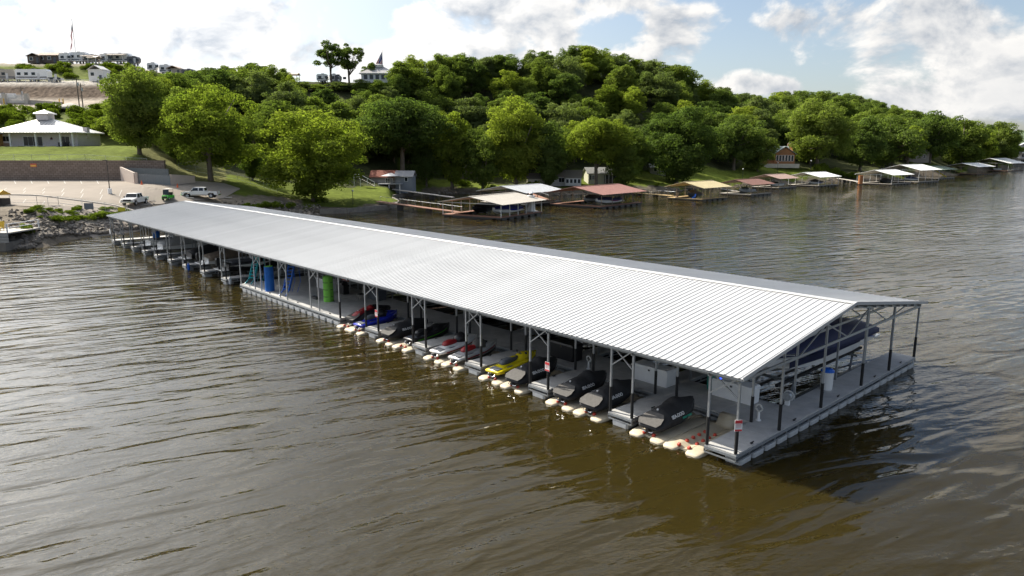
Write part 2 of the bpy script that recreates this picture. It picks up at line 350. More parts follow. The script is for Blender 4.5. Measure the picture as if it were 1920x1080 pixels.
def terrain():
    us = np.unique(np.concatenate([np.linspace(-1.35, -.75, 25), np.linspace(-.75, .75, 330), np.linspace(.75, 1.5, 25)]))
    ys = np.concatenate([np.arange(78, 139, 1.6), np.arange(139, 142, .25), np.arange(142, 230, 1.8), np.arange(230, 340, 3.5), np.linspace(340, 860, 60)])
    Z = np.zeros((len(ys), len(us)))
    for j, u in enumerate(us):
        i = int(np.clip(np.searchsorted(CU, u)-1, 0, len(CU)-2)); t = min(1, max(0, (u-CU[i])/(CU[i+1]-CU[i])))
        Z[:, j] = np.interp(ys, *CPROF[i], left=-3)*(1-t)+np.interp(ys, *CPROF[i+1], left=-3)*t
    UU, YY = np.meshgrid(us, ys); XX = UU*YY; PX = UU/CP*F+960
    rs = np.random.RandomState(3)
    lot = (PX < 455) & (YY < 142) & (YY > 95)
    Z += np.where(lot | (Z < .9), 0, (rs.rand(*Z.shape)-.5)*np.clip((YY-100)/500, .05, .5))
    V = np.stack([XX, YY, Z], -1).reshape(-1, 3); nx = len(us)
    idx = np.arange(V.shape[0]).reshape(Z.shape)
    Fq = np.stack([idx[:-1, :-1], idx[:-1, 1:], idx[1:, 1:], idx[1:, :-1]], -1).reshape(-1, 4)
    me = bpy.data.meshes.new('hillside'); me.from_pydata(V.tolist(), [], Fq.tolist())
    C = np.zeros(Z.shape+(4,)); C[..., 3] = 1
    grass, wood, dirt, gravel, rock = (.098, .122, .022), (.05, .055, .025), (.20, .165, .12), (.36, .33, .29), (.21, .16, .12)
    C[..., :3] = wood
    shore = np.zeros(len(us))
    for j in range(len(us)):
        k = np.argmax(Z[:, j] > 0); shore[j] = ys[k]
    dS = YY-shore[None, :]
    def put(mask, c): C[mask, :3] = c
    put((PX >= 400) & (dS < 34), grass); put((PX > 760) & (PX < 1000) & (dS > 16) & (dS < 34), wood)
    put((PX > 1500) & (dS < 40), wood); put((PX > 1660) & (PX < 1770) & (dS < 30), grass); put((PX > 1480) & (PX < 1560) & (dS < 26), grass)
    put((PX > 1800) & (dS < 30), grass)
    put((dS < 3), (.13, .11, .085)); put((PX < 560) & (dS < 12), (.17, .145, .115))
    L = PX < 262
    put(L & (YY > 128), grass); put(L & (YY >= 173) & (YY < 203), (.10, .12, .035)); put(L & (YY >= 201) & (YY < 219), (.30, .26, .215)); put(L & (YY >= 218) & (YY < 223), rock)
    put(L & (YY >= 223) & (YY < 237), gravel); put(L & (YY >= 237) & (YY < 250), (.11, .13, .035)); put((PX < 560) & (YY >= 251) & (YY < 300), (.28, .25, .2))
    put((PX > 262) & (PX < 420) & (YY > 140) & (YY < 175), (.13, .13, .05))
    ca = me.color_attributes.new('ground_colour', 'FLOAT_COLOR', 'POINT'); ca.data.foreach_set('color', C.reshape(-1))
    ma = bpy.data.materials.new('ground'); ma.use_nodes = True; nt = ma.node_tree; b = nt.nodes['Principled BSDF']; b.inputs['Roughness'].default_value = .95; b.inputs['Specular IOR Level'].default_value = .03
    at = nt.nodes.new('ShaderNodeAttribute'); at.attribute_name = 'ground_colour'
    tc = nt.nodes.new('ShaderNodeTexCoord')
    mxs = at.outputs[0]
    for scl, lo, hi in ((.11, .72, 1.28), (.9, .78, 1.22)):
        nz = nt.nodes.new('ShaderNodeTexNoise'); nz.inputs['Scale'].default_value = scl; nz.inputs['Detail'].default_value = 7; nt.links.new(tc.outputs['Object'], nz.inputs['Vector'])
        mr = nt.nodes.new('ShaderNodeMapRange'); nt.links.new(nz.outputs[0], mr.inputs[0]); mr.inputs[1].default_value = .3; mr.inputs[2].default_value = .7; mr.inputs[3].default_value = lo; mr.inputs[4].default_value = hi
        v = nt.nodes.new('ShaderNodeVectorMath'); v.operation = 'SCALE'; nt.links.new(mxs, v.inputs[0]); nt.links.new(mr.outputs[0], v.inputs[3]); mxs = v.outputs[0]
    nt.links.new(mxs, b.inputs['Base Color'])
    bp = nt.nodes.new('ShaderNodeBump'); bp.inputs['Distance'].default_value = .35; bp.inputs['Strength'].default_value = .7; nt.links.new(nz.outputs[0], bp.inputs['Height']); nt.links.new(bp.outputs[0], b.inputs['Normal'])
    me.materials.append(ma); me.polygons.foreach_set('use_smooth', [True]*len(me.polygons))
    tag(ob('hillside', me), None, None, kind='structure')
terrain()

def water():
    n = 24; me = bpy.data.meshes.new('lake_water')
    xs = np.linspace(-4000, 4000, n); V = [(x, y, 0) for y in xs+3000 for x in xs]
    me.from_pydata(V, [], [(j*n+i, j*n+i+1, (j+1)*n+i+1, (j+1)*n+i) for j in range(n-1) for i in range(n-1)])
    ma = bpy.data.materials.new('lake_water'); ma.use_nodes = True; nt = ma.node_tree; L = nt.links; b = nt.nodes['Principled BSDF']
    b.inputs['Base Color'].default_value = (.023, .0172, .0042, 1); b.inputs['IOR'].default_value = 1.33; b.inputs['Roughness'].default_value = .03
    b.inputs['Specular IOR Level'].default_value = .5
    b.subsurface_method = 'BURLEY'; b.inputs['Subsurface Weight'].default_value = 1; b.inputs['Subsurface Radius'].default_value = (1.0, .8, .35); b.inputs['Subsurface Scale'].default_value = .8
    geo = nt.nodes.new('ShaderNodeNewGeometry')
    def noise(rot, scale, s, det, rough=.5, dist=0.0):
        mp = nt.nodes.new('ShaderNodeMapping'); mp.vector_type = 'TEXTURE'; mp.inputs['Rotation'].default_value = (0, 0, R(rot)); mp.inputs['Scale'].default_value = scale
        L.new(geo.outputs['Position'], mp.inputs['Vector'])
        nz = nt.nodes.new('ShaderNodeTexNoise'); nz.inputs['Scale'].default_value = s; nz.inputs['Detail'].default_value = det; nz.inputs['Roughness'].default_value = rough; nz.inputs['Distortion'].default_value = dist
        L.new(mp.outputs[0], nz.inputs['Vector']); return nz.outputs[0]
    def m(op, a, b_):
        k = nt.nodes.new('ShaderNodeMath'); k.operation = op
        for i, v in enumerate((a, b_)):
            if isinstance(v, (int, float)): k.inputs[i].default_value = v
            else: L.new(v, k.inputs[i])
        return k.outputs[0]
    swell = noise(26, (4.6, 1.25, 1), 1.0, 1.5, .45, .6)         # long low wavelets
    mid = noise(36, (1.9, .60, 1), 1.0, 1.5, .5, .4)
    fine = noise(20, (.42, .19, 1), 1.0, 2.0, .55)
    patch = noise(20, (22, 12, 1), 1.0, 2.0)                     # gusts: finer ripples come and go
    mr = nt.nodes.new('ShaderNodeMapRange'); L.new(patch, mr.inputs[0]); mr.inputs[1].default_value = .35; mr.inputs[2].default_value = .65; mr.inputs[3].default_value = .25; mr.inputs[4].default_value = 1.5
    hgt = m('ADD', m('MULTIPLY', swell, .18), m('MULTIPLY', m('ADD', m('MULTIPLY', mid, .052), m('MULTIPLY', fine, .021)), mr.outputs[0]))
    bp = nt.nodes.new('ShaderNodeBump'); bp.inputs['Strength'].default_value = 1; bp.inputs['Distance'].default_value = 1.0
    L.new(hgt, bp.inputs['Height']); L.new(bp.outputs[0], b.inputs['Normal'])
    me.materials.append(ma); tag(ob('lake_water', me), None, None, kind='structure')
water()

def far_hills():
    rs = np.random.RandomState(5); n = 90; mb = MB(); rows = []
    for k, (Y, hh) in enumerate([(1300, -2), (1320, 14), (1500, 45), (1700, 58), (2100, 40)]):
        rows.append([(300+i*28, Y+rs.rand()*20, hh*(.75+.25*math.sin(i*.21)+.15*rs.rand()) if hh > 0 else hh) for i in range(n)])
    st = len(mb.v)
    for r in rows: mb.v += r
    for a in range(len(rows)-1):
        for i in range(n-1): mb.f.append((a*n+i, a*n+i+1, (a+1)*n+i+1, (a+1)*n+i)); mb.mi.append(0)
    me = mb.mesh('far_hills', mat('far_forest', (.045, .07, .03), .95, c2=(.075, .11, .045), scale=.03, bump=8, bscale=.06), True)
    tag(ob('far_hills', me), None, None, kind='structure')
far_hills()
# ------------------------------------------------------------------ the big covered boat dock
DX, DY, DA = 8.5845, 25.2284, R(132.609)
DL, DW, ZE, ZR, ZD = 90.0, 19.30, 3.687, 5.085, 0.553
EA, EB = Vector((math.cos(DA), math.sin(DA), 0)), Vector((math.sin(DA), -math.cos(DA), 0))
def DWp(s, t, z=0.0): return Vector((DX, DY, 0))+EA*s+EB*t+Vector((0, 0, z))    # dock (along, across) -> world
dock = thing('boat_dock', 'long floating boat dock under one white ribbed metal gable roof', 'boat dock', (DX, DY, 0), DA)
def dl(s, t, z): return (s, -t, z)
# --- roof: ridge cap with 200 ribbed sheets
S0, S1 = -0.22, 89.95; TO = 0.27; PW = (S1-S0)/100
def panel_mesh(sign):
    half = DW/2+TO; n = Vector((0, 0, 1)); mb = MB(); rise = ZR-ZE
    prof = []
    for k in range(3):
        c = (k+.5)*PW/3
        prof += [(c-PW/6+.0 if k == 0 else c-PW/6+.001, 0), (c-.042, 0), (c-.022, .030), (c+.022, .030), (c+.042, 0)]
    prof += [(PW-.003, 0)]
    top = [(a, 0, b+rise) for a, b in prof]; bot = [(a, -sign*half, b) for a, b in prof]
    for i in range(len(prof)-1): mb.quad(top[i], top[i+1], bot[i+1], bot[i])
    th = .012                                     # visible sheet edge
    for i in range(len(prof)-1):
        a, b_ = bot[i], bot[i+1]; mb.quad(a, b_, (b_[0], b_[1], b_[2]-th), (a[0], a[1], a[2]-th))
    me = fixn(mb.mesh('roof_panel', ROOFM)); return me
roof = part('roof', MB().loft([[dl(s, DW/2+d, z) for d, z in ((-.19, ZR+.018), (-.16, ZR+.05), (0, ZR+.08), (.16, ZR+.05), (.19, ZR+.018), (0, ZR+.03))] for s in (S0-.02, S1+.02)]), CAPM, dock)
pm = {1: panel_mesh(1), -1: panel_mesh(-1)}
for i in range(100):
    for sg in (1, -1):
        o = ob('roof_panel', pm[sg], roof, (S0+i*PW, -DW/2, ZE))
# purlins and gable trim
for k in range(9):
    for sg in (1, -1):
        f = (k+.5)/9; t = DW/2+sg*(DW/2+.1)*(1-f); z = ZE+(ZR-ZE)*f
        ob('purlin', boxmesh(S1-S0-.2, .06, .16, GALVD), roof, dl((S0+S1)/2, t, z-.13))
for s in (S0-.015, S1+.015):
    for sg in (1, -1):
        part('gable_trim', MB().beam(dl(s, DW/2, ZR+.02), dl(s, DW/2+sg*(DW/2+TO), ZE+.0), .03, .16), ROOFM, roof)
for sg in (0, 1):
    part('eave_trim', MB().box(dl((S0+S1)/2, -TO+.03 if sg == 0 else DW+TO-.03, ZE-.06), (S1-S0-.04, .03, .07)), GALVD, roof)
# --- layout
FING = [(5.0, 6.3), (10.1, 11.45), (15.15, 16.5), (20.2, 21.6), (25.4, 27.0)]
FFING = [(50.95, 52.1), (56.4, 57.5), (61.5, 62.6), (66.2, 67.3), (70.9, 72.0), (75.5, 76.6), (80.0, 81.1), (84.1, 85.2), (88.5, 90.0)]
BFING = [(6.3, 7.4), (12.4, 13.5), (18.5, 19.6), (24.6, 25.7), (30.6, 31.7), (36.6, 37.7), (42.6, 43.7), (48.5, 49.6), (55, 56.1), (62, 63.1), (69, 70.1), (76, 77.1), (83, 84.1)]
decks = [(0, 1.38, 0, DW)]                                                  # s0,s1,t0,t1
decks += [(1.38, 30.3, 3.45, 6.35)] + [(a, b, 0, 3.45) for a, b in FING]
decks += [(30.3, 47.75, 0, 6.35), (47.75, 90.0, 8.3, 10.4)] + [(a, b, 0, 8.3) for a, b in FFING]
decks += [(a, b, 6.35, DW) for a, b in BFING if a < 47] + [(a, b, 10.4, DW) for a, b in BFING if a > 47]
decks += [(46.5, 47.75, 6.35, 10.4)]
deck = part('deck', MB().box(dl(.69, DW/2, ZD-.11), (1.30, DW-.1, .10)), GALVD, dock)   # steel frame under the end walk
def deck_rect(s0, s1, t0, t1):
    nx = max(1, round((s1-s0)/1.45)); ny = max(1, round((t1-t0)/1.3)); g = .012
    dx, dy = (s1-s0)/nx, (t1-t0)/ny
    far = s0 > 47.7 or t0 > 6.3 and s0 > 8
    if far: nx = 1 if s1-s0 < 3 else round((s1-s0)/3); ny = 1 if t1-t0 < 3 else round((t1-t0)/3); dx, dy = (s1-s0)/nx, (t1-t0)/ny
    for i in range(nx):
        for j in range(ny):
            ob('deck_panel', boxmesh(dx-g, dy-g, .06, DECKM), deck, dl(s0+(i+.5)*dx, t0+(j+.5)*dy, ZD-.03+rnd.uniform(-.003, .003)))
    # frame rails: an upper and a lower galvanised channel round each deck, webs between
    mb = MB(); mt = MB(); w = .05
    for (a, b) in (((s0, t0), (s1, t0)), ((s1, t0), (s1, t1)), ((s1, t1), (s0, t1)), ((s0, t1), (s0, t0))):
        off = .012
        mt.beam(dl(a[0], a[1], ZD-.115), dl(b[0], b[1], ZD-.115), w, .10); mb.beam(dl(a[0], a[1], ZD-.30), dl(b[0], b[1], ZD-.30), .06, .055)
        ln = math.hypot(b[0]-a[0], b[1]-a[1]); n = max(1, int(ln/1.0))
        for k in range(n+1):
            f = k/n; mb.box(dl(a[0]+(b[0]-a[0])*f, a[1]+(b[1]-a[1])*f, ZD-.225), (.05, .05, .13))
    part('frame_rail', mb, GALV, dock)
    part('deck_edge', mt, GALVD, dock)
for d in decks: deck_rect(*d)
# --- flotation tubs, each its own
tubm = cmesh('tub', lambda: fixn(MB().loft([[(x*k, y*k2, z) for x, y in ((-.44, -.3), (-.36, -.36), (.36, -.36), (.44, -.3), (.44, .3), (.36, .36), (-.36, .36), (-.44, .3))] for z, k, k2 in ((-.28, .82, .85), (-.1, .95, .96), (.13, 1, 1), (.17, .98, .98))]).mesh('float', TUB)))
def tub(s, t, rz=0): ob('float', tubm, dock, dl(s, t, .045), (0, 0, rz))
for k in range(19): tub(.32, .75+k*1.0, math.pi/2)
for a, b in FING:
    for t in (.34, 1.6, 2.7): tub((a+b)/2, t)
for k in range(17): tub(30.85+k*1.0, .33)
for a, b in FFING:
    for t in (.42, 2.2): tub((a+b)/2, t)
for k in range(28): tub(1.95+k*1.0, 3.95)
# --- posts with black sleeves
postm = {}
def post(s, t, z1, sleeve=True, w=.085):
    key = ('post', round(z1, 2), w)
    me = cmesh(key, lambda: MB().box((0, 0, z1/2), (w, w, z1)).mesh('post', GALV))
    o = ob('post', me, dock, dl(s, t, ZD-.2)); 
    if sleeve:
        ob('sleeve', cmesh(('slv', w), lambda: fixn(MB().tube([(0, 0, 0), (0, 0, 1.15)], w*.82, 10).mesh('sleeve', RUB))), o, (0, 0, .2))
    return o
def zroof(t): return ZE+(ZR-ZE)*(1-abs(t-DW/2)/(DW/2+TO))
hp = lambda t: zroof(t)-.2-ZD+.2-.02
for s in (.06, 1.32):
    for t in (.06, 3.5, 7.4, 11.9, 15.5, DW-.06): post(s, t if s < 1 or t > 3 else .06, hp(t), sleeve=not (s > 1 and t > 6))
for a, b in FING:
    for s in (a+.05, b-.05): post(s, .06, hp(.06), sleeve=True); post(s, 3.4, hp(3.4))
for s in (30.4, 33.4, 34.7, 38.6, 39.9, 43.4, 44.7, 47.65): post(s, .08, hp(.08), sleeve=s < 31); post(s, 6.3, hp(6.3), False)
for a, b in FFING:
    for s in (a+.05, b-.05): post(s, .06, hp(.06), sleeve=s-a < .3); post(s, 8.25, hp(8.25), False); post(s, 4.2, hp(4.2), False)
for a, b in BFING:
    for s in (a+.05, b-.05): post(s, DW-.06, hp(DW-.06)); post(s, 12.5, hp(12.5), False)
    post(a, 6.45, hp(6.45), False)
clm = cmesh('cleat', lambda: fixn(MB().beam((-.14, 0, .07), (.14, 0, .07), .035).box((-.05, 0, .03), (.03, .04, .07)).box((.05, 0, .03), (.03, .04, .07)).mesh('cleat', BLK)))
for a, b in FING:
    for s in (a+.12, b-.12): ob('cleat', clm, dock, dl(s, 1.7, ZD), (0, 0, math.pi/2))
for t in (1.4, 5.0, 9.4, 13.8, 17.4): ob('cleat', clm, dock, dl(.12, t, ZD), (0, 0, math.pi/2))
for s in (32, 37, 42, 46): ob('cleat', clm, dock, dl(s, .14, ZD))
# --- trusses: chord plus web members
def truss(s, detail=True):
    zc = ZE-.22; tr = part('truss', MB().beam(dl(s, -.1, zc), dl(s, DW+.1, zc), .06, .12), GALV, dock)
    for sg in (1, -1):
        part('top_chord', MB().beam(dl(s, DW/2, ZR-.24), dl(s, DW/2-sg*(DW/2+.15), ZE-.16), .06, .10), GALV, tr)
    ts = [DW*k/8 for k in range(9)]
    for k in range(8):
        a, b = ts[k], ts[k+1]
        za, zb = (zc, zroof(b)-.25) if k % 2 == 0 else (zroof(a)-.25, zc)
        part('web', MB().beam(dl(s, a, za), dl(s, b, zb), .05, .05), GALV, tr)
for s in (.06, 1.32): truss(s)
for a, b in FING[:3]:
    truss(a+.05)
for s in (23, 29, 35, 41, 47, 53, 59, 65, 71, 77, 83, 89.8): part('truss', MB().beam(dl(s, -.1, ZE-.22), dl(s, DW+.1, ZE-.22), .06, .12), GALV, dock)
# --- crossed knee braces between paired posts, eave beam
def knee(s0, s1, t=.06):
    for a, b in ((s0, s1), (s1, s0)):
        part('knee_brace', MB().beam(dl(a, t+(.03 if a < b else -.03), ZE-1.0), dl(b-(b-a)*.12, t+(.03 if a < b else -.03), ZE-.2), .05), GALV, dock)
for a, b in [(0, 1.38)]+FING+FFING+[(33.35, 34.75), (38.55, 39.95), (43.35, 44.75)]: knee(a+.05, b-.05)
part('eave_beam', MB().box(dl(DL/2, .06, ZE-.2), (DL-.1, .07, .14)), GALVD, dock)
part('eave_beam', MB().box(dl(DL/2, DW-.06, ZE-.2), (DL-.1, .07, .14)), GALVD, dock)
for t in (3.5, 6.4, 12.5): part('cross_beam', MB().box(dl(DL/2, t, zroof(t)-.28), (DL-.1, .07, .14)), GALVD, dock)
# --- small lit blue marker lamp, life ring on hose stand
# ------------------------------------------------------------------ things on the dock
def place(s, t, z=ZD, turn=0): return DWp(s, t, z), DA+turn
def sign(s, t, label, turn=0):
    loc, rz = place(s, t, 1.75, turn); o = thing('notice_sign', label, 'sign', loc, rz)
    part('board', MB().box((0, .0, 0), (.30, .012, .46)), mat('sign_white', (.75, .74, .74), .5), o)
    for z, h in ((.155, .13), (-.185, .07)): part('red_band', MB().box((0, .0085, z), (.28, .005, h)), mat('sign_red', (.62, .05, .06), .5), o)
    for z in (.05, 0, -.05): part('text_line', MB().box((0, .0085, z), (.2, .004, .018)), mat('sign_pink', (.6, .25, .27), .5), o)
sign(10.1, -.06, 'red and white notice sign on post beside the yellow jet ski')
sign(25.45, -.06, 'red and white notice sign on post beside the blue jet ski')
loc, rz = place(-.06, .06, 1.75); 
sign(-.03, -.02, 'red and white notice sign on the corner post of the long dock', R(52))

def dock_box(s, t, w, d, h, label, m_=WHITEP, lidm=None, turn=0):
    loc, rz = place(s, t, ZD, turn); o = thing('dock_box', label, 'storage box', loc, rz)
    part('body', MB().box((0, 0, h*.42+.01), (w, d, h*.84), taper=1.02), m_, o)
    part('lid', MB().loft([[(x*k, y*k, z) for x, y in ((-w/2-.04, -d/2-.04), (w/2+.04, -d/2-.04), (w/2+.04, d/2+.04), (-w/2-.04, d/2+.04))] for z, k in ((h*.84+.012, 1), (h*.90, 1), (h, .93))]), lidm or m_, o)
    part('latch', MB().box((0, d/2+.035, h*.8), (.1, .03, .08)), CHROME, o)
dock_box(3.32, 5.62, 2.0, .75, .85, 'white storage box with sloping lid near the end walkway')
dock_box(7.4, 4.85, 2.1, .8, .85, 'white storage box standing deeper under the roof behind two covered jet skis')
dock_box(13.2, 4.6, 1.7, .8, .95, 'black storage box on the walkway behind the yellow jet ski', BLK)
dock_box(40.5, 4.6, 2.6, .8, .85, 'long white storage bench behind the blue stairs on the wide deck')
dock_box(34.2, 5.4, 1.6, .7, .8, 'grey storage box in the shade beside the green foam roll', GREY)
def bin_(s, t, m_, lid, label, r=.3, h=1.05):
    loc, rz = place(s, t); o = thing('trash_bin', label, 'bin', loc, rz)
    part('body', MB().tube([(0, 0, 0), (0, 0, .05), (0, 0, h*.86)], [r*.85, r*.9, r], 16), m_, o, smooth=False)
    part('lid', MB().tube([(0, 0, h*.86), (0, 0, h*.92), (0, 0, h)], [r*1.07, r*1.05, r*.7], 16), lid, o)
bin_(1.0, 10.1, WHITE, BLUEP, 'white drum bin with blue lid on the end walkway')
bin_(4.75, 6.0, mat('green_bin', (.02, .25, .20), .5), BLK, 'teal green bin beside the white storage box')
def hose_stand(s, t, label):
    loc, rz = place(s, t); o = thing('hose_reel', label, 'hose reel', loc, rz); o.scale = (.72,)*3
    part('stand', MB().tube([(0, 0, 0), (0, 0, .62)], [.09, .06], 10), WHITEP, o); part('foot', MB().tube([(0, 0, 0), (0, 0, .05)], .16, 12), WHITEP, o)
    n = 22; pts = [(.2*math.cos(2*math.pi*k/n), .03*math.sin(k*.9), .78+.2*math.sin(2*math.pi*k/n)) for k in range(n+1)]
    part('hose_coil', MB().tube(pts, .055, 8, cap=False), mat('pale_hose', (.6, .6, .58), .5), o, smooth=True)
hose_stand(1.2, 3.9, 'white coiled hose on a stand at the near end walkway')
hose_stand(11.0, 4.0, 'white coiled hose on a stand beside the black storage box')
hose_stand(21.2, 4.0, 'white coiled hose on a stand behind the white and red jet ski')
def mooring_fan(s, t, label):
    loc, rz = place(s, t); o = thing('hose_reel', label, 'hose reel', loc, rz)
    part('stand', MB().box((0, 0, .12), (.2, .12, .24)), WHITEP, o)
    part('drum', MB().tube([(0, -.12, .42), (0, .12, .42)], .2, 14), GALV, o); part('rim', MB().tube([(0, -.14, .42), (0, -.12, .42)], .26, 14), WHITEP, o)
mooring_fan(1.25, 6.6, 'galvanised hose drum at the corner of the first boat slip')

def foam_roll(s, t, r, h, m_, top, label, straps):
    loc, rz = place(s, t); o = thing('foam_mat_roll', label, 'foam mat', loc, rz)
    pts = []; n = 90
    prof = []
    for k in range(n+1):
        a = k/n*6*math.pi; rr = r*(.25+.75*k/n); prof.append((rr*math.cos(a), rr*math.sin(a)))
    # solid outer roll with an uneven lip, spiral end face
    ring = lambda z, k: [((r+.012*math.sin(5*a*math.pi/14)+(.04*(a/28.) if a < 28 else 0))*k*math.cos(2*math.pi*a/28), (r+(.04*(a/28.)))*k*math.sin(2*math.pi*a/28), z) for a in range(28)]
    part('roll', MB().loft([ring(0, 1), ring(h*.33, 1.01), ring(h*.66, .99), ring(h, 1)]), m_, o)
    sp = MB()
    for (a, b) in zip(prof, prof[1:]): sp.beam((a[0], a[1], h+.012), (b[0], b[1], h+.012), .035, .03)
    part('rolled_edge', sp, top, o)
    for z in straps: part('strap', MB().tube([(0, 0, z-.02), (0, 0, z+.02)], r*1.06, 24), BLK, o)
foam_roll(43.0, .6, .36, 2.05, BLUEF, GREENF, 'blue foam water mat rolled up and standing on the deck edge', [])
foam_roll(36.0, 2.2, .36, 1.95, GREENF, GREENF, 'lime green foam water mat rolled upright with black straps', [.4, .95, 1.5])
def stairs(s, t, m_, label, turn):
    loc, rz = place(s, t, ZD, turn); o = thing('boarding_stairs', label, 'dock stairs', loc, rz)
    n = 7; top = Vector((0, .75, 2.3)); foot = Vector((0, -.1, .35))
    for sx in (-.28, .28):
        part('stringer', MB().beam((sx, -.1, .35), (sx, .75, 2.35), .05, .2).beam((sx, -.1, .4), (sx*1.2, -.6, .02), .05, .08), m_, o)
        part('handrail', MB().tube([(sx, .9, .05), (sx, 1.35, .9), (sx, 1.2, 2.1), (sx, .8, 2.45)], .022, 8), m_, o)
    for k in range(n):
        f = (k+.5)/n; p = foot.lerp(top, f); part('tread', MB().box(tuple(p), (.52, .26, .05)), m_, o)
stairs(48.2-.8, 1.0, TEAL, 'teal swim stairs folded up at the far corner of the wide deck', R(205))
stairs(40.6, 1.0, BLUEP, 'bright blue swim stairs folded up on the wide deck', R(205))
# grill, chairs, hose bundle, odd dark bag on the wide deck
loc, rz = place(37.9, 4.5); o = thing('barbecue_grill', 'black barbecue grill standing on the wide deck', 'grill', loc, rz)
part('cart', MB().box((0, 0, .4), (1.1, .5, .75)), BLK, o); part('hood', MB().loft([[(x, .28*math.cos(a), .8+.26*math.sin(a)) for a in np.linspace(0, math.pi, 9)] for x in (-.36, .36)]), mat('grill_hood', (.05, .05, .055), .25, .6), o)
part('side_shelf', MB().box((.65, 0, .78), (.35, .42, .03)), GALV, o); part('handle', MB().tube([(-.25, .31, .9), (.25, .31, .9)], .015, 6), CHROME, o)
loc, rz = place(37.6, 1.9); o = thing('gear_bag', 'flat black bag lying on the wide deck', 'bag', loc, rz)
part('bag', MB().loft([[(x*k, y*k, z) for x, y in ((-.5, -.16), (-.35, -.22), (.35, -.22), (.5, -.14), (.5, .14), (.35, .2), (-.35, .2), (-.5, .16))] for z, k in ((.0, .9), (.08, 1), (.15, .9), (.19, .6))]), BLK, o); part('carry_strap', MB().tube([(-.3, 0, .17), (-.1, .05, .25), (.1, .05, .25), (.3, 0, .17)], .015, 6), GREY, o)
loc, rz = place(39.6, 5.6); o = thing('life_vest_rack', 'rack hung with orange life vests in the shade of the wide deck', 'rack', loc, rz)
part('frame', MB().tube([(-.9, 0, 0), (-.9, 0, 1.5)], .025, 6).tube([(.9, 0, 0), (.9, 0, 1.5)], .025, 6).tube([(-.9, 0, 1.5), (.9, 0, 1.5)], .025, 6), GALV, o)
for k in range(5): part('life_vest', MB().loft([[(-.7+k*.35+x*kk, y, z) for x, y in ((-.15, -.09), (.15, -.09), (.15, .09), (-.15, .09))] for z, kk in ((.75, .9), (1.1, 1.1), (1.45, .6))]), [mat('orange_vest', (.5, .09, .02), .8), RED, mat('orange_vest', ()), BLK, mat('orange_vest', ())][k], o)
loc, rz = place(34.9, 4.4); o = thing('patio_chair', 'dark folding chair in the shade beside the green foam roll', 'chair', loc, rz)
part('seat', MB().box((0, 0, .42), (.5, .5, .04)), BLK, o); part('backrest', MB().beam((0, -.25, .45), (0, -.38, .95), .5, .03), BLK, o)
for sx in (-.23, .23):
    for sy in (-.23, .23): part('leg', MB().beam((sx, sy, 0), (sx, sy*.9, .42), .03), WOOD, o)
loc, rz = place(44.5, 2.2); o = thing('folded_umbrella', 'folded pale umbrella on a stand near the blue foam roll', 'umbrella', loc, rz)
part('pole', MB().tube([(0, 0, 0), (0, 0, 2.4)], .025, 8), GALV, o); part('canopy', MB().tube([(0, 0, 1.0), (0, 0, 1.3), (0, 0, 2.3), (0, 0, 2.45)], [.11, .14, .06, .01], 8), mat('pale_canvas', (.45, .47, .48), .8), o); part('base', MB().tube([(0, 0, 0), (0, 0, .08)], .28, 12), CONC, o)
# little blue lamp under the near eave
loc, rz = place(1.25, .7, ZE-.5); o = thing('marker_lamp', 'small lit blue lamp under the near roof corner', 'lamp', loc, rz)
em = bpy.data.materials.new('blue_lamp_glow'); em.use_nodes = True; eb = em.node_tree.nodes['Principled BSDF']; eb.inputs['Base Color'].default_value = (.02, .05, .9, 1); eb.inputs['Emission Color'].default_value = (.03, .08, 1, 1); eb.inputs['Emission Strength'].default_value = 2.5
part('bulb', MB().tube([(0, 0, -.06), (0, 0, .0), (0, 0, .05)], [.03, .055, .03], 8), em, o); part('stem', MB().tube([(0, 0, .05), (0, 0, .36)], .015, 6), GALV, o)

# ------------------------------------------------------------------ jet skis and their floats
def text_mesh(txt, size, m_):
    cu = bpy.data.curves.new('lettering', 'FONT'); cu.body = txt; cu.size = size; cu.extrude = .004; cu.align_x = 'CENTER'; cu.align_y = 'CENTER'; cu.offset = .008
    t = bpy.data.objects.new('tmp', cu); col.objects.link(t); bpy.context.view_layer.update()
    me = bpy.data.meshes.new_from_object(t.evaluated_get(bpy.context.evaluated_depsgraph_get())); bpy.data.objects.remove(t)
    me.materials.clear(); me.materials.append(m_); return me
LETW = mat('white_print', (.7, .7, .7), .6); LETG = mat('green_print', (.02, .30, .20), .6)
SD = text_mesh('SEA-DOO', .20, LETW); SDG = text_mesh('SPARK TRIXX', .11, LETG)

def interp(tab, x):
    xs = [a[0] for a in tab]; return [float(np.interp(x, xs, [a[k] for a in tab])) for k in range(1, len(tab[0]))]
HULL = [(-1.6, .50, .22, .42), (-1.2, .56, .12, .46), (-.4, .60, .05, .52), (.4, .58, .05, .60), (1.0, .44, .10, .70), (1.4, .22, .24, .78), (1.62, .04, .48, .82)]   # x, half width, keel z, gunwale z
def ski_hull():
    rings = []
    for x in np.linspace(-1.6, 1.62, 15):
        w, k, g = interp(HULL, x); c = k+(g-k)*.45
        rings.append([(x, 0, k), (x, w*.5, k+.05), (x, w*.88, c), (x, w, g), (x, w*.86, g+.035), (x, 0, g+.05), (x, -w*.86, g+.035), (x, -w, g), (x, -w*.88, c), (x, -w*.5, k+.05)])
    return MB().loft(rings)
def ski_topside():
    rings = []
    for x in np.linspace(-1.62, 1.62, 15):
        w, k, g = interp(HULL, x); c = k+(g-k)*.55; w += .012
        rings.append([(x, w*.92, c), (x, w, g), (x, w*.86, g+.05), (x, 0, g+.065), (x, -w*.86, g+.05), (x, -w, g), (x, -w*.92, c)])
    return MB().loft(rings)
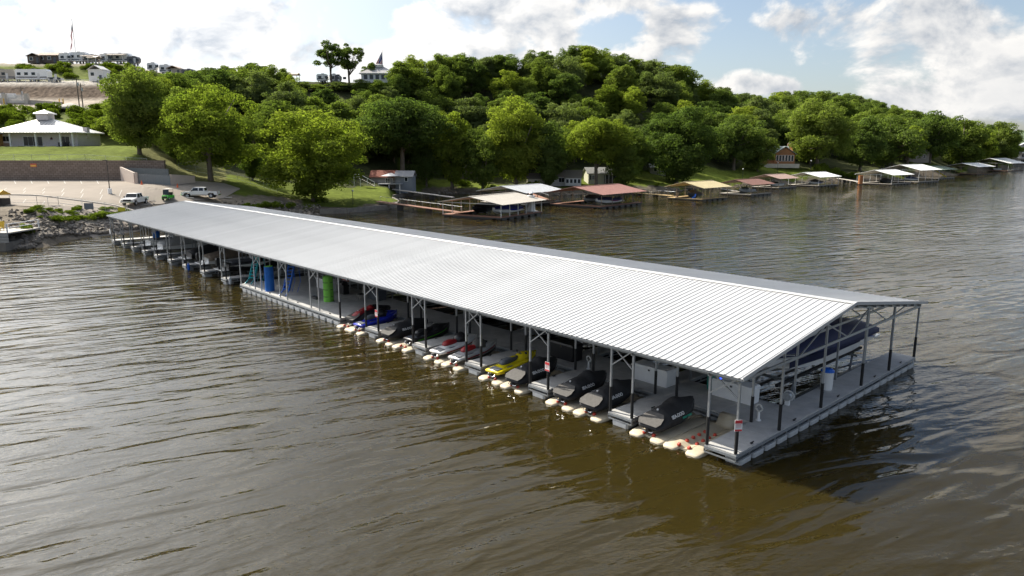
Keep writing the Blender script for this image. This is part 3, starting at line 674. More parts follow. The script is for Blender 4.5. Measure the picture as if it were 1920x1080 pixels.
DECKP = [(-1.55, .30, .47), (-1.1, .30, .52), (-.9, .26, .70), (.1, .25, .72), (.35, .34, .92), (.7, .36, .98), (1.15, .24, .92), (1.5, .08, .86)]
def ski_deck():
    rings = []
    for x in np.linspace(-1.55, 1.5, 16):
        w, t = interp(DECKP, x); g = interp(HULL, x)[2]+.02
        rings.append([(x, w*1.25, g), (x, w, g+(t-g)*.7), (x, w*.55, t), (x, -w*.55, t), (x, -w, g+(t-g)*.7), (x, -w*1.25, g)])
    return MB().loft(rings)
SEATP = [(-1.0, .12, .74), (-.85, .2, .86), (-.45, .2, .92), (-.25, .19, .86), (.0, .15, .88), (.2, .10, .90)]
def ski_seat():
    rings = []
    for x in np.linspace(-1.0, .2, 10):
        w, t = interp(SEATP, x); rings.append([(x, w*1.15, .66), (x, w, t-.05), (x, w*.6, t), (x, -w*.6, t), (x, -w, t-.05), (x, -w*1.15, .66)])
    return MB().loft(rings)
def ski_cover(tall=1.0, full=True):
    tab = [(-1.72, .44, .50, .34), (-1.6, .55, .60, .30), (-1.25, .61, .74, .28), (-1.05, .61, .84, .28), (-.9, .60, 1.0, .28), (-.4, .62, 1.05*tall, .26), (-.1, .62, 1.04*tall, .26), (.15, .60, 1.20*tall, .28), (.4, .56, 1.20*tall, .32), (.65, .52, 1.08, .36), (1.1, .40, .98, .44), (1.45, .22, .92, .56), (1.64, .06, .84, .66)]
    rings = []
    for x in np.linspace(-1.72, 1.64, 40):
        w, t, b = interp(tab, x); g = b+(t-b)*.42; wob = .016*math.sin(x*17)+.010*math.sin(x*31+1)
        rings.append([(x, w*.97, b), (x, w+wob, g), (x, w*.80, g+(t-g)*.45+wob), (x, w*.36, t-.05), (x, w*.08, t), (x, -w*.08, t), (x, -w*.36, t-.05), (x, -w*.80, g+(t-g)*.45-wob), (x, -w-wob, g), (x, -w*.97, b)])
    return MB().loft(rings)
HM = cmesh('skihull', lambda: ski_hull())
def jet_ski(s, label, covered=None, hullm=BLK, deckm=BLK, seatm=BLK, trim=None, letter=None, t=1.58, green=False, halfcover=None):
    loc = DWp(s, t, .16); o = thing('jet_ski', label, 'jet ski', loc, DA-math.pi/2+rnd.uniform(-.02, .02), 'jet skis parked on floats along the dock front')
    o.rotation_euler.x = 0; o.rotation_euler.y = R(-2.2)
    part('hull', ski_hull(), hullm, o, smooth=True)
    part('jet_nozzle', MB().tube([(-1.5, 0, .26), (-1.74, 0, .26)], [.12, .09], 10), BLK, o)
    part('boarding_step', MB().tube([(-1.6, -.25, .3), (-1.72, -.25, .2), (-1.72, .25, .2), (-1.6, .25, .3)], .018, 6), CHROME, o)
    if covered:
        cv = part('cover', ski_cover(), covered, o, smooth=True)
        part('painted_sunlit_rear', MB().loft([[(x, w*sg, z) for sg in (-1, 1) for z in ((zt, zt-.02) if sg < 0 else (zt-.02, zt))] for x, w, zt in ((-1.74, .46, .53), (-1.55, .57, .635), (-1.22, .50, .765), (-1.06, .36, .86))]), COVERG if covered is COVER else covered, cv)  # lighter grey sheet paints sunlight onto the cover's low rear
        part('tie_button', MB().tube([(-1.0, 0, .96), (-1.0, 0, 1.02)], .04, 8), WHITEP, cv)
        if letter:
            for sg in (-1, 1):
                ob('lettering', SD, o, (-.35, sg*.60, .70), (R(58 if sg < 0 else -58)+(0 if sg < 0 else math.pi), 0, 0) if sg < 0 else (R(58), 0, math.pi))
                if green: ob('lettering', SDG, o, (.25, sg*.655, .50), (R(75), 0, 0 if sg < 0 else math.pi))
        return o
    part('topside', ski_topside(), deckm, o, smooth=True); part('deck', ski_deck(), deckm, o, smooth=True); part('seat', ski_seat(), seatm, o, smooth=True)
    part('rear_mat', MB().box((-1.32, 0, interp(HULL, -1.3)[2]+.08), (.42, .7, .02)), GREY, o)
    part('handlebar', MB().tube([(.22, -.36, 1.06), (.3, -.15, 1.08), (.32, 0, 1.02), (.3, .15, 1.08), (.22, .36, 1.06)], .022, 6).tube([(.5, 0, .92), (.32, 0, 1.04)], .05, 8), BLK, o)
    for sg in (-1, 1):
        part('mirror', MB().box((.55, sg*.36, 1.02), (.05, .14, .09)), BLK, o)
        part('side_stripe', MB().loft([[(x, sg*(interp(HULL, x)[0]+.02), z) for z in (interp(HULL, x)[2]-.12, interp(HULL, x)[2]-.05)] for x in np.linspace(-1.2, 1.2, 9)], cap=False), trim or hullm, o)
    part('footwell', MB().box((-.35, .40, .56), (1.0, .1, .02)).box((-.35, -.40, .56), (1.0, .1, .02)), GREY, o)
    if halfcover:
        part('front_cover', MB().loft([[(x, w, b), (x, w*.8, (b+t_)/2+.1), (x, w*.2, t_), (x, -w*.2, t_), (x, -w*.8, (b+t_)/2+.1), (x, -w, b)] for x, w, b, t_ in ((-.1, .24, .72, .90), (.1, .34, .7, 1.16), (.4, .42, .7, 1.22), (.62, .34, .75, 1.02))]), halfcover, o, smooth=True)
    return o
def lobe(y0, y1, x0, x1, z):
    w = (y1-y0)/2; c = (y0+y1)/2; rings = []
    for x, k, zz in ((x0, .62, .50), (x0+.08, .86, .68), (x0+.45, 1, 1), (x1-.4, 1, 1), (x1, .9, .9)):
        rings.append([(x, c+w*k*math.cos(a), (z*zz*(.18+.82*math.sin(a)**.45) if math.sin(a) > 1e-6 else -.16)) for a in np.linspace(0, 2*math.pi, 16, endpoint=False)])
    return MB().loft(rings)
def ski_float(s, label, empty=False):
    o = thing('jet_ski_float', label, 'ski float', DWp(s, 1.7, -.03), DA-math.pi/2, 'cream floats along the dock front')
    for y0, y1, x0 in ((-.92, -.16, -2.05), (.16, .92, -2.05)): part('pontoon', lobe(y0, y1, x0, 1.75, .21), CREAM, o, smooth=True)
    part('cradle', MB().loft([[(x, -.34, .02), (x, -.3, .2), (x, 0, .10), (x, .3, .2), (x, .34, .02), (x, 0, -.1)] for x in (-1.75, -1.0, 1.9)]), CREAM, o)
    for y0, y1 in ((-.90, -.22), (.22, .90)):
        mb = MB(); c, w = (y0+y1)/2, (y1-y0)/2+.012
        mb.loft([[(-2.065, c-w*.45, -.05), (-2.065, c+w*.45, -.05), (-2.065, c+w*.45, .03), (-2.065, c-w*.45, .03)], [(-1.95, c-w*.8, -.05), (-1.95, c+w*.8, -.05), (-1.95, c+w*.8, .03), (-1.95, c-w*.8, .03)], [(-1.65, c-w, -.05), (-1.65, c+w, -.05), (-1.65, c+w, .03), (-1.65, c-w, .03)]]); part('algae_rim', mb, ALGAE, o)
    xs = (-1.72,) if not empty else (-1.72, -1.15, -.7, -.25, .2)
    for x in xs:
        for y in (-.24, .24): part('roller', MB().tube([(x, y-.07, .2), (x, y-.04, .2), (x, y+.04, .2), (x, y+.07, .2)], [.05, .085, .085, .05], 10), REDR, o)
    if empty: part('bow_stop', MB().loft([[(x, -.5*k, z0), (x, .5*k, z0), (x, .42*k, z1), (x, -.42*k, z1)] for x, k, z0, z1 in ((1.3, .9, .1, .3), (1.6, 1, .1, .62), (1.85, 1, .1, .66))]), CREAM, o, smooth=True)
    return o
SK = [ # s, label, kwargs
 (4.05, 'black covered jet ski with white lettering and a green mark, nearest the camera', dict(covered=COVER, letter=1, green=True)),
 (9.15, 'black covered jet ski with white lettering, left of the pair beside the middle notice sign', dict(covered=COVER, letter=1)),
 (7.35, 'black covered jet ski with white lettering, partly behind a post, second from the near end', dict(covered=COVER, letter=1, t=1.5)),
 (14.2, 'yellow jet ski with grey seat, uncovered', dict(hullm=BLK, deckm=YEL, seatm=GREY, trim=GREY)),
 (12.45, 'black covered jet ski between the yellow one and the middle notice sign', dict(covered=COVER, letter=1, t=1.45)),
 (19.25, 'white jet ski with dark red seat and red trimmed black windscreen cover', dict(hullm=BLK, deckm=WHITE, seatm=RED, trim=RED, halfcover=BLK)),
 (17.5, 'silver and grey jet ski with small red tail, beside the white and red one', dict(hullm=BLK, deckm=SILV, seatm=RED, trim=RED, halfcover=COVERG)),
 (24.4, 'black covered jet ski with white lettering, right of the blue jet ski', dict(covered=COVER, letter=1)),
 (22.55, 'black jet ski with thin green trim, uncovered', dict(hullm=BLK, deckm=BLK, seatm=BLK, trim=mat('lime_trim', (.1, .5, .02), .4), t=1.95)),
 (29.45, 'jet ski under a red topped black cover at the edge of the wide deck', dict(covered=COVER, t=1.95)),
 (27.95, 'blue jet ski with grey seat and black hood', dict(hullm=BLUE, deckm=BLUE, seatm=GREY, trim=BLUE, halfcover=BLK)),
]
for s, lab, kw in SK:
    o = jet_ski(s, lab, **kw)
    if 'red topped' in lab:
        part('red_panel', MB().loft([[(x, -.44, z-.12), (x, -.12, z+.02), (x, .12, z+.02), (x, .44, z-.12), (x, .3, z-.16), (x, -.3, z-.16)] for x, z in ((-1.4, .72), (-1.0, .92), (-.5, 1.08), (-.05, 1.08), (.1, 1.19))]), RED, o, smooth=True)
    if 'yellow' in lab and 'grey seat' in lab: part('seat_logo', MB().box((-.1, 0, .905), (.26, .2, .012)), YEL, o)
    near = lab.split(',')[0]
    tail = {4.05: 'nearest covered jet ski', 9.15: 'covered jet ski left of the middle pair', 7.35: 'covered jet ski second from the near end', 14.2: 'yellow jet ski', 12.45: 'covered jet ski beside the yellow one', 19.25: 'white and red jet ski', 17.5: 'silver jet ski', 24.4: 'covered jet ski right of the blue one', 22.55: 'black jet ski with green trim', 29.45: 'red topped covered jet ski', 27.95: 'blue jet ski'}[s]
    ski_float(s, 'cream plastic float under the '+tail)
ski_float(2.3, 'empty cream plastic float with rows of red rollers beside the dock corner', True)

# ------------------------------------------------------------------ power boats
def boat(loc, rz, L, beam, hullm, label, cover=None, stripe=None, deckm=WHITE, drive='stern', z0=.05, zg=1.1, cab=True, platform=True, group=None, bimini=None, covtop=.9):
    o = thing('power_boat', label, 'boat', loc, rz, group)
    hb = beam/2; h = L/2
    tab = [(-h, hb*.92, z0+.18, zg*.86), (-h*.4, hb, z0+.02, zg*.90), (h*.2, hb*.98, z0, zg), (h*.6, hb*.72, z0+.15, zg*1.08), (h*.85, hb*.36, z0+.45, zg*1.16), (h*.985, .03, z0+.85, zg*1.2)]
    rings = []; xs = np.linspace(-h, h*.985, 18)
    for x in xs:
        w, k, g = interp(tab, x); c = k+(g-k)*.30
        rings.append([(x, 0, k), (x, w*.90, c), (x, w*.96, (c+g)/2), (x, w, g), (x, w*.9, g+.05), (x, 0, g+.09), (x, -w*.9, g+.05), (x, -w, g), (x, -w*.96, (c+g)/2), (x, -w*.90, c)])
    hu = part('hull', MB().loft(rings), hullm, o, smooth=False)
    for sg in (-1, 1):
        part('rub_rail', MB().tube([(x, sg*(interp(tab, x)[0]+.01), interp(tab, x)[2]-.02) for x in xs[::2]], .03, 6), GREY, hu)
        if stripe:
            part('hull_stripe', MB().loft([[(x, sg*(w*.985+.012), g-.12), (x, sg*(w*.945+.014), g-.12-.26*math.sin(min(1, (x+h)/L*1.3)*math.pi)-.02)] for x in xs[:-2] for (w, k, g) in [interp(tab, x)]], cap=False), stripe, hu)
    part('deck', MB().loft([[(x, sg*interp(tab, x)[0]*.88, interp(tab, x)[2]+.06+dz) for sg, dz in ((1, 0), (.5, .09), (-.5, .09), (-1, 0))] for x in np.linspace(h*.12, h*.95, 7)]), deckm, o)
    if platform: part('swim_platform', MB().box((-h-.32, 0, zg*.42), (.7, beam*.86, .08)), WHITE, o)
    if cover:
        ct = [(-h*.99, hb*.98, 0.0, .28), (-h*.6, hb*1.02, -.02, .55*covtop), (-h*.05, hb*1.02, 0, .95*covtop), (h*.2, hb*1.0, 0, .85*covtop), (h*.55, hb*.78, .02, .42), (h*.9, hb*.28, .03, .15)]
        rg = []
        for x in np.linspace(-h*.99, h*.9, 16):
            w, d, t = interp(ct, x); g = interp(tab, x)[2]; wob = .02*math.sin(x*6)
            rg.append([(x, w*1.015, g-.18), (x, w*1.0, g+.06), (x, w*.7, g+t*.7+wob), (x, w*.15, g+t+.04), (x, -w*.15, g+t+.04), (x, -w*.7, g+t*.7-wob), (x, -w*1.0, g+.06), (x, -w*1.015, g-.18)])
        part('cover', MB().loft(rg), cover, o, smooth=True)
    elif cab:
        part('windscreen', MB().loft([[(x, sg*hb*.78, z) for sg in (1, -1) for z in ((zg+.1, zg+.55) if sg > 0 else (zg+.55, zg+.1))] for x in (h*.18, h*.02)]), GLASS, o)
        part('cockpit', MB().box((-h*.45, 0, zg*.95), (h*.85, beam*.72, .14)), GREY, o)
        for sy in (-.4, .4): part('seat', MB().box((-h*.15, sy, zg+.1), (.5, .5, .3)).box((-h*.15-.25, sy, zg+.35), (.1, .5, .45)), deckm, o)
    if bimini:
        part('bimini', MB().loft([[(x, sg*hb*.9, zg+1.25+b_) for sg, b_ in ((1, 0), (.4, .1), (-.4, .1), (-1, 0))] for x in (-h*.6, -h*.25, h*.1)]), bimini, o)
        for sg in (-1, 1): part('bimini_frame', MB().tube([(-h*.6, sg*hb*.9, zg+1.25), (-h*.2, sg*hb*.95, zg), (h*.1, sg*hb*.9, zg+1.25)], .018, 6), GALV, o)
    if drive == 'outboard':
        ou = part('outboard', MB().loft([[(x*k-h-.5, y*k, z) for x, y in ((-.3, -.2), (.25, -.2), (.3, 0), (.25, .2), (-.3, .2), (-.36, 0))] for z, k in ((zg*.7, .6), (zg*.75, .95), (zg*1.25, 1), (zg*1.4, .8))]), BLK, o)
        part('leg', MB().box((-h-.5, 0, zg*.3), (.22, .12, zg*.9)), BLK, ou); part('propeller', MB().tube([(-h-.75, 0, .0), (-h-.5, 0, .0)], [.04, .1], 8), BLK, ou)
    elif drive == 'stern':
        ou = part('stern_drive', MB().box((-h-.25, 0, .32), (.5, .28, .3)).box((-h-.42, 0, .1), (.2, .12, .5)).tube([(-h-.7, 0, -.06), (-h-.3, 0, -.06)], [.06, .12], 8), mat('drive_grey', (.10, .10, .11), .4, .3), o)
    return o
def lift(s, t, rz, L, label):
    o = thing('boat_lift', label, 'boat lift', DWp(s, t, 0), rz)
    for sy in (-.8, .8):
        part('bunk', MB().box((0, sy, .86), (L, .16, .12)), mat('bunk_carpet', (.02, .02, .022), .9), o)
        part('tank', MB().tube([(-L/2, sy*1.4, -.12), (L/2, sy*1.4, -.12)], .2, 10), BLK, o)
    for x in (-L*.35, L*.35):
        part('cross_member', MB().beam((x, -1.2, .74), (x, 1.2, .74), .12), GALVD, o)
        for sy in (-1.1, 1.1): part('arm', MB().beam((x-.7, sy, -.1), (x+.2, sy*.8, .76), .1), GALVD, o)
TB = DA-math.pi/2                # heading across the dock, towards the back
# the big navy covered cruiser in the first back slip: bow towards the walkway
b = boat(DWp(3.25, 12.9, .92), TB+math.pi, 11.6, 2.9, WHITE, 'large white boat under a navy blue cover with blue hull graphics on a lift', NAVY, BLUE, z0=.02, zg=1.2, drive='stern', covtop=1.3)
part('side_skirt', MB().loft([[(x, sg*(1.47-.32*max(0, (x-1.8)/3)), z) for z in (.80, 1.16)] for sg in (1,) for x in np.linspace(-3.0, 4.6, 9)], cap=False), NAVY, b)
part('side_skirt', MB().loft([[(x, -(1.47-.32*max(0, (x-1.8)/3)), z) for z in (.80, 1.16)] for x in np.linspace(-3.0, 4.6, 9)], cap=False), NAVY, b)
for sg in (-1, 1): part('hull_graphic', MB().loft([[(x, sg*1.43, .72+.12*math.sin((x+5)*1.4)), (x, sg*1.43, .72+.12*math.sin((x+5)*1.4)+.10*math.sin((x+5.2)/2.1*math.pi)+.01)] for x in np.linspace(-5.1, -3.2, 9)], cap=False), mat('graphic_blue', (.02, .09, .45), .3), b)
lift(3.25, 12.9, TB, 10, 'black boat lift under the large navy covered boat')
backs = [(10.0, 'dark hulled boat under black cover behind the white storage boxes', COVER, BLK, 9), (16.1, 'black covered boat in the third back slip', COVER, BLK, 8.5), (22.1, 'black covered boat behind the white and red jet ski', COVER, mat('dark_hull', (.03, .03, .035), .3), 8.5), (28.2, 'charcoal covered boat behind the blue jet ski', COVER, BLK, 8.5), (34.2, 'dark boat with pale hull behind the green foam roll', COVER, SILV, 8), (52.4, 'navy covered boat in a far back slip', NAVY, WHITE, 8), (59.1, 'grey covered boat in a far back slip', COVERG, WHITE, 8), (66, 'black covered boat in a far back slip', COVER, WHITE, 8)]
for s, lab, cv, hm, L in backs: boat(DWp(s, (8.0 if s < 47 else 11.5)+L/2, .35), TB+math.pi, L, 2.5, hm, lab, cv, group='boats in the back slips')
# far front slips, sterns towards the open water
fr = [(54.3, 'white and black boat with tilted outboard beside the teal stairs', dict(hullm=BLK, stripe=WHITE, bimini=COVER, drive='outboard', zg=1.15)),
      (59.5, 'white boat with tan cover and dark drive in the far front slips', dict(hullm=WHITE, cover=TANC, drive='outboard', zg=1.1)),
      (64.4, 'low dark boat in the far front slips between two empty fingers', dict(hullm=BLK, cover=COVER)),
      (73.8, 'pale grey covered boat with white swim deck in the far front slips', dict(hullm=WHITE, cover=mat('pale_cover', (.36, .36, .36), .8, bump=.02), zg=1.1)),
      (78.3, 'white wake boat with black tower canopy in the far front slips', dict(hullm=WHITE, bimini=COVER, zg=1.1)),]
for s, lab, kw in fr: boat(DWp(s, 4.7, .45), TB, 7.0, 2.4, label=lab, group='boats in the far front slips', **kw)
bin_(81.2, 3.0, BLUEF, BLUEP, 'blue barrel on a far finger of the dock', .45, 1.6)
def fender(s, t, m_, label):
    o = thing('fender', label, 'fender', DWp(s, t, .12), 0)
    part('body', MB().tube([(0, 0, -.1), (0, 0, 0), (0, 0, .5), (0, 0, .62)], [.05, .13, .13, .04], 10), m_, o); part('rope', MB().tube([(0, 0, .62), (0, .03, .8)], .012, 5), WHITEP, o)
fender(50.8, .3, WHITEP, 'white fender on the finger beside the teal stairs'); fender(61.4, .2, BLUEP, 'blue fender hanging on a far finger of the dock')
o = thing('notice_sign', 'small white sign on the farthest post of the long dock', 'sign', DWp(89.9, -.08, 1.6), DA); part('board', MB().box((0, 0, 0), (.45, .02, .6)), WHITEP, o); part('bracket', MB().box((0, -.03, 0), (.1, .04, .1)), GALV, o)
# ------------------------------------------------------------------ trees
def tree_proto(seed, rx=.40, cb=.22, lobes=26, N=11000, card=.030, trunk_r=.022, top=1.0, sparse=False, fork=False):
    rs = np.random.RandomState(seed); cz = (cb+top)/2; rz = (top-cb)/2
    C, Rr = [], []
    while len(C) < lobes:
        d = rs.normal(size=3); d /= np.linalg.norm(d); r = rs.rand()**.45
        lr = rs.uniform(.04, .115)*(1.0 if not sparse else .8)
        p = np.array([d[0]*r*(rx-lr*.7), d[1]*r*(rx-lr*.7), cz+d[2]*r*(rz-lr*.7)])
        if p[2] < .35: p[:2] *= .75+.25*p[2]/.35
        p[:2] *= 1.0+.18*math.sin(3*math.atan2(d[1], d[0])+seed)
        C.append(p); Rr.append(lr)
    C = np.array(C); Rr = np.array(Rr)
    wts = Rr**2; wts /= wts.sum(); li = rs.choice(len(C), N, p=wts)
    d = rs.normal(size=(N, 3)); d[:, 2] += .28; d /= np.linalg.norm(d, axis=1)[:, None]
    # twiggy surface: radius modulated by direction so that each lobe breaks into sprays
    ph = rs.rand(len(C), 3)*6
    mod = 1+.16*np.sin(d[:, 0]*7+ph[li, 0])*np.sin(d[:, 1]*7+ph[li, 1])+.12*np.sin(d[:, 2]*11+ph[li, 2])
    rad = Rr[li]*mod*(1-.35*rs.rand(N)**2.5)*(1+.30*(rs.rand(N) < .22)*rs.rand(N))
    flat = np.array([1.15, 1.15, .82])
    pos = C[li]+d*rad[:, None]*flat
    pos[:, 2] = np.maximum(pos[:, 2], cb*.5)
    nrm = d+rs.normal(size=(N, 3))*.50+np.array([0, 0, .15]); nrm /= np.linalg.norm(nrm, axis=1)[:, None]
    t = np.cross(nrm, rs.normal(size=(N, 3))); t /= np.linalg.norm(t, axis=1)[:, None]; b = np.cross(nrm, t)
    sz = card*rs.uniform(.55, 1.25, N)[:, None]; bend = nrm*sz*.25
    V = np.stack([pos-t*sz*.62, pos-b*sz*.42+bend, pos+t*sz*.62, pos+b*sz*.42+bend], 1).reshape(-1, 3)
    me = bpy.data.meshes.new('crown'); me.vertices.add(4*N); me.vertices.foreach_set('co', V.reshape(-1))
    me.loops.add(4*N); me.loops.foreach_set('vertex_index', np.arange(4*N)); me.polygons.add(N)
    me.polygons.foreach_set('loop_start', np.arange(N)*4); me.polygons.foreach_set('loop_total', np.full(N, 4)); me.update(calc_edges=True)
    mb = MB(); lean = rs.uniform(-.03, .03, 2); zt = cz+.1
    tp = [(lean[0]*k, lean[1]*k, zt*k-.03 if k == 0 else zt*k) for k in (0, .08, .3, .6, 1)]
    mb.tube(tp, [trunk_r*1.5, trunk_r*1.08, trunk_r, trunk_r*.75, trunk_r*.35], 7)
    for i in rs.permutation(len(C))[:12]:
        k = rs.uniform(.28, .75); st = np.array([lean[0]*k, lean[1]*k, zt*k]); en = C[i]; mid = (st+en)/2+np.array([0, 0, -.02])
        mb.tube([st, mid, en], [trunk_r*.55, trunk_r*.38, trunk_r*.12], 5)
    tm = mb.mesh('trunk', BARK, True)
    return me, tm
PROTO = []
specs = [dict(rx=.42, cb=.06, lobes=84), dict(rx=.36, cb=.04, lobes=76), dict(rx=.46, cb=.10, lobes=92), dict(rx=.32, cb=.05, lobes=70), dict(rx=.44, cb=.03, lobes=92), dict(rx=.38, cb=.10, lobes=76)]
for i, k in enumerate(specs): PROTO.append(tree_proto(11+i, N=18000, card=.0255, **k))
BIG = [tree_proto(41+i, N=40000, card=.0185, lobes=110, rx=r_, cb=c_) for i, (r_, c_) in enumerate(((.48, .04), (.44, .07), (.36, .06), (.42, .30)))]
AIRY = [tree_proto(61, N=5200, card=.028, lobes=26, rx=.40, cb=.30, sparse=True), tree_proto(62, N=6500, card=.028, lobes=26, rx=.36, cb=.22, sparse=True)]
for pr in PROTO+BIG+AIRY: pr[0].materials.append(LEAF[0])
def crown_trunk(o, kind, i, l):
    me = {'p': PROTO, 'b': BIG, 'a': AIRY}[kind][i]; ob('trunk', me[1], o); c = ob('crown', me[0], o); c.material_slots[0].link = 'OBJECT'; c.material_slots[0].material = LEAF[l]
def tree(x, Y, top, wpx, label, kind='p', i=0, l=0, group=None, name='broadleaf_tree', lean=0, sink=.3):
    g = G(x, Y); ht = zpx(Y, top)-g.z
    rx = {'p': [k['rx'] for k in specs], 'b': [.48, .44, .36, .42], 'a': [.40, .36]}[kind][i]
    wid = wpx/F*Y/2/(rx*1.05)
    o = thing(name, label, 'tree', (g.x, g.y, g.z-sink), rnd.uniform(0, 6.28), group); o.scale = (wid, wid, ht+sink)
    if lean: o.rotation_euler.y = lean
    crown_trunk(o, kind, i, l); return o
HERO = [
 (262, 150, 122, 125, 'tall leafy tree behind the walled enclosure at the parking lot', 'b', 2, 0),
 (395, 146, 148, 190, 'broad leafy tree behind the white pickup truck', 'b', 1, 2),
 (590, 147, 198, 250, 'huge round green tree on the shore behind the long dock', 'b', 0, 2),
 (755, 200, 176, 178, 'dark broad tree above the house with the umbrella', 'b', 3, 1),
 (848, 204, 205, 85, 'slim bright tree on the lawn left of the tall leaning shore tree', 'p', 3, 2),
 (905, 200, 236, 95, 'low wide tree in front of the boarded fence on the lawn', 'p', 0, 0),
 (968, 203, 178, 118, 'tall bright leaning tree on the shore above the small white lighthouse', 'b', 2, 2),
 (1018, 206, 216, 120, 'dark tree beside the grey cottage', 'p', 4, 1),
 (1118, 205, 214, 125, 'bright tree standing in front of the pale yellow cottage', 'b', 3, 2),
 (1180, 222, 235, 90, 'mid green tree right of the pale yellow cottage', 'p', 1, 0),
 (1268, 226, 190, 165, 'large dark tree on the lawn above the yellow roofed dock', 'b', 0, 1),
 (1375, 270, 214, 120, 'dark tree left of the orange log house', 'p', 2, 1),
 (1420, 275, 240, 70, 'mid green tree close to the left side of the orange log house', 'p', 1, 0),
 (1530, 296, 178, 130, 'tall leafy tree right of the orange log house', 'b', 1, 0),
 (1612, 306, 215, 95, 'dark tree above the pair of white roofed docks', 'p', 0, 1),
 (1672, 325, 205, 115, 'broad tree above the green dock roof', 'p', 4, 1),
 (1742, 372, 206, 105, 'dense dark tree before the far headland', 'p', 2, 1),
 (1800, 402, 222, 80, 'mid green tree near the far headland', 'p', 1, 0),
 (1838, 425, 240, 62, 'bright low tree on the far headland', 'p', 0, 2),
 (1868, 447, 226, 66, 'last tall tree at the tip of the far headland', 'p', 1, 0),
 (1168, 205, 258, 66, 'slim tree between the pale yellow cottage and the shore', 'p', 3, 0),
 (1030, 200, 262, 56, 'slim dark tree in front of the cream shed', 'p', 3, 1),
 (800, 203, 262, 70, 'low round tree on the lawn right of the umbrella house', 'p', 0, 1),
 (474, 158, 268, 50, 'small dark tree on the lawn right of the parking lot', 'p', 3, 1),
]
for h in HERO: tree(*h)
for q in ((228, 186, 178, 60, 'leafy tree right of the power poles', 'p', 1, 2), (205, 178, 215, 55, 'low bright tree right of the porch house', 'p', 4, 2), (245, 172, 232, 60, 'shrubby tree between the porch house and the tall lot tree', 'p', 0, 0), (305, 165, 212, 80, 'round tree on the slope above the enclosure', 'p', 2, 0), (345, 158, 232, 70, 'dark low tree behind the concrete side wall', 'p', 4, 1)): tree(*q)
tree(622, 259, 76, 72, 'airy tree on the hilltop, left of the pair against the sky', 'a', 0, 1)
tree(655, 262, 74, 62, 'fuller tree on the hilltop, right of the pair against the sky', 'a', 1, 1)
for q in ((676, 254, 146, 46, 'low dark tree left below the hilltop pavilion', 'p', 4, 1), (712, 252, 149, 52, 'low tree right in front of the hilltop pavilion', 'p', 0, 0), (746, 254, 138, 44, 'low tree at the right corner of the hilltop pavilion', 'p', 2, 1), (640, 253, 152, 50, 'low tree below the fuller hilltop tree', 'p', 0, 3), (600, 252, 156, 46, 'low tree below the airy hilltop tree', 'p', 4, 0), (568, 252, 152, 40, 'low tree below the open picnic canopy', 'p', 2, 3)): tree(*q)
tree(697, 268, 116, 34, 'small tree on the hilltop left of the large flag', 'p', 3, 1)
# wooded slope: skyline given in photo rows
SKX = [150, 215, 300, 340, 430, 480, 540, 555, 585, 690, 742, 760, 800, 850, 900, 950, 1000, 1050, 1090, 1130, 1170, 1230, 1270, 1300, 1325, 1370, 1420, 1470, 1560, 1600, 1650, 1700, 1760, 1800, 1850, 1895, 1920]
SKY_ = [160, 150, 130, 135, 122, 112, 130, 160, 164, 164, 158, 104, 96, 92, 106, 96, 92, 92, 76, 80, 96, 112, 112, 136, 152, 163, 175, 170, 168, 176, 190, 205, 215, 224, 230, 238, 250]
sky_y = lambda x: float(np.interp(x, SKX, SKY_))
placed = []
def zone(x, Y, crest):
    zs = [(330, 'on the slope right of the porch house'), (460, 'on the slope behind the white pickup truck'), (585, 'on the slope left of the airy hilltop tree'), (690, 'on the slope below the airy hilltop tree'), (770, 'on the slope below the hilltop pavilion'), (880, 'on the hillside right of the pavilion'),
          (1000, 'on the hillside behind the tall leaning shore tree'), (1110, 'on the hillside above the grey cottage'), (1210, 'on the hillside above the pale yellow cottage'), (1330, 'on the hillside above the yellow roofed dock'), (1430, 'on the hillside left of the log house'), (1520, 'on the hillside behind the log house'), (1640, 'on the long ridge right of the log house'), (1760, 'on the ridge above the green roofed dock'), (9999, 'on the ridge running down to the headland')]
    z = next(t for lim, t in zs if x < lim); f = 'ridgetop ' if crest else ''
    return f, z
def wood_tree(x, Y, h, spacing, crest=False):
    X = W(x, Y); 
    for (a, b) in placed:
        if (a-X)**2+(b-Y)**2 < spacing**2: return False
    g = terr(X, Y); 
    if g < 1: return False
    cap = zpx(Y, sky_y(x)); hh = min(h, cap-g)
    if hh < 4.5: return False
    placed.append((X, Y)); l = rnd.choices((0, 1, 2, 3), (5, 3, 3, 3))[0]; i = rnd.randrange(6)
    wid = hh*rnd.uniform(.85, 1.12)/(2*specs[i]['rx']); fz = zone(x, Y, crest); cn = ['mid green', 'dark green', 'bright yellow green', 'dull grey green'][l]
    o = thing('broadleaf_tree', fz[0]+cn+' leafy tree '+fz[1], 'tree', (X, Y, g-.4), rnd.uniform(0, 6.28), cn+' '+fz[0]+'trees '+fz[1]); o.scale = (wid, wid, hh+.4)
    crown_trunk(o, 'p', i, l); return True
cnt = 0
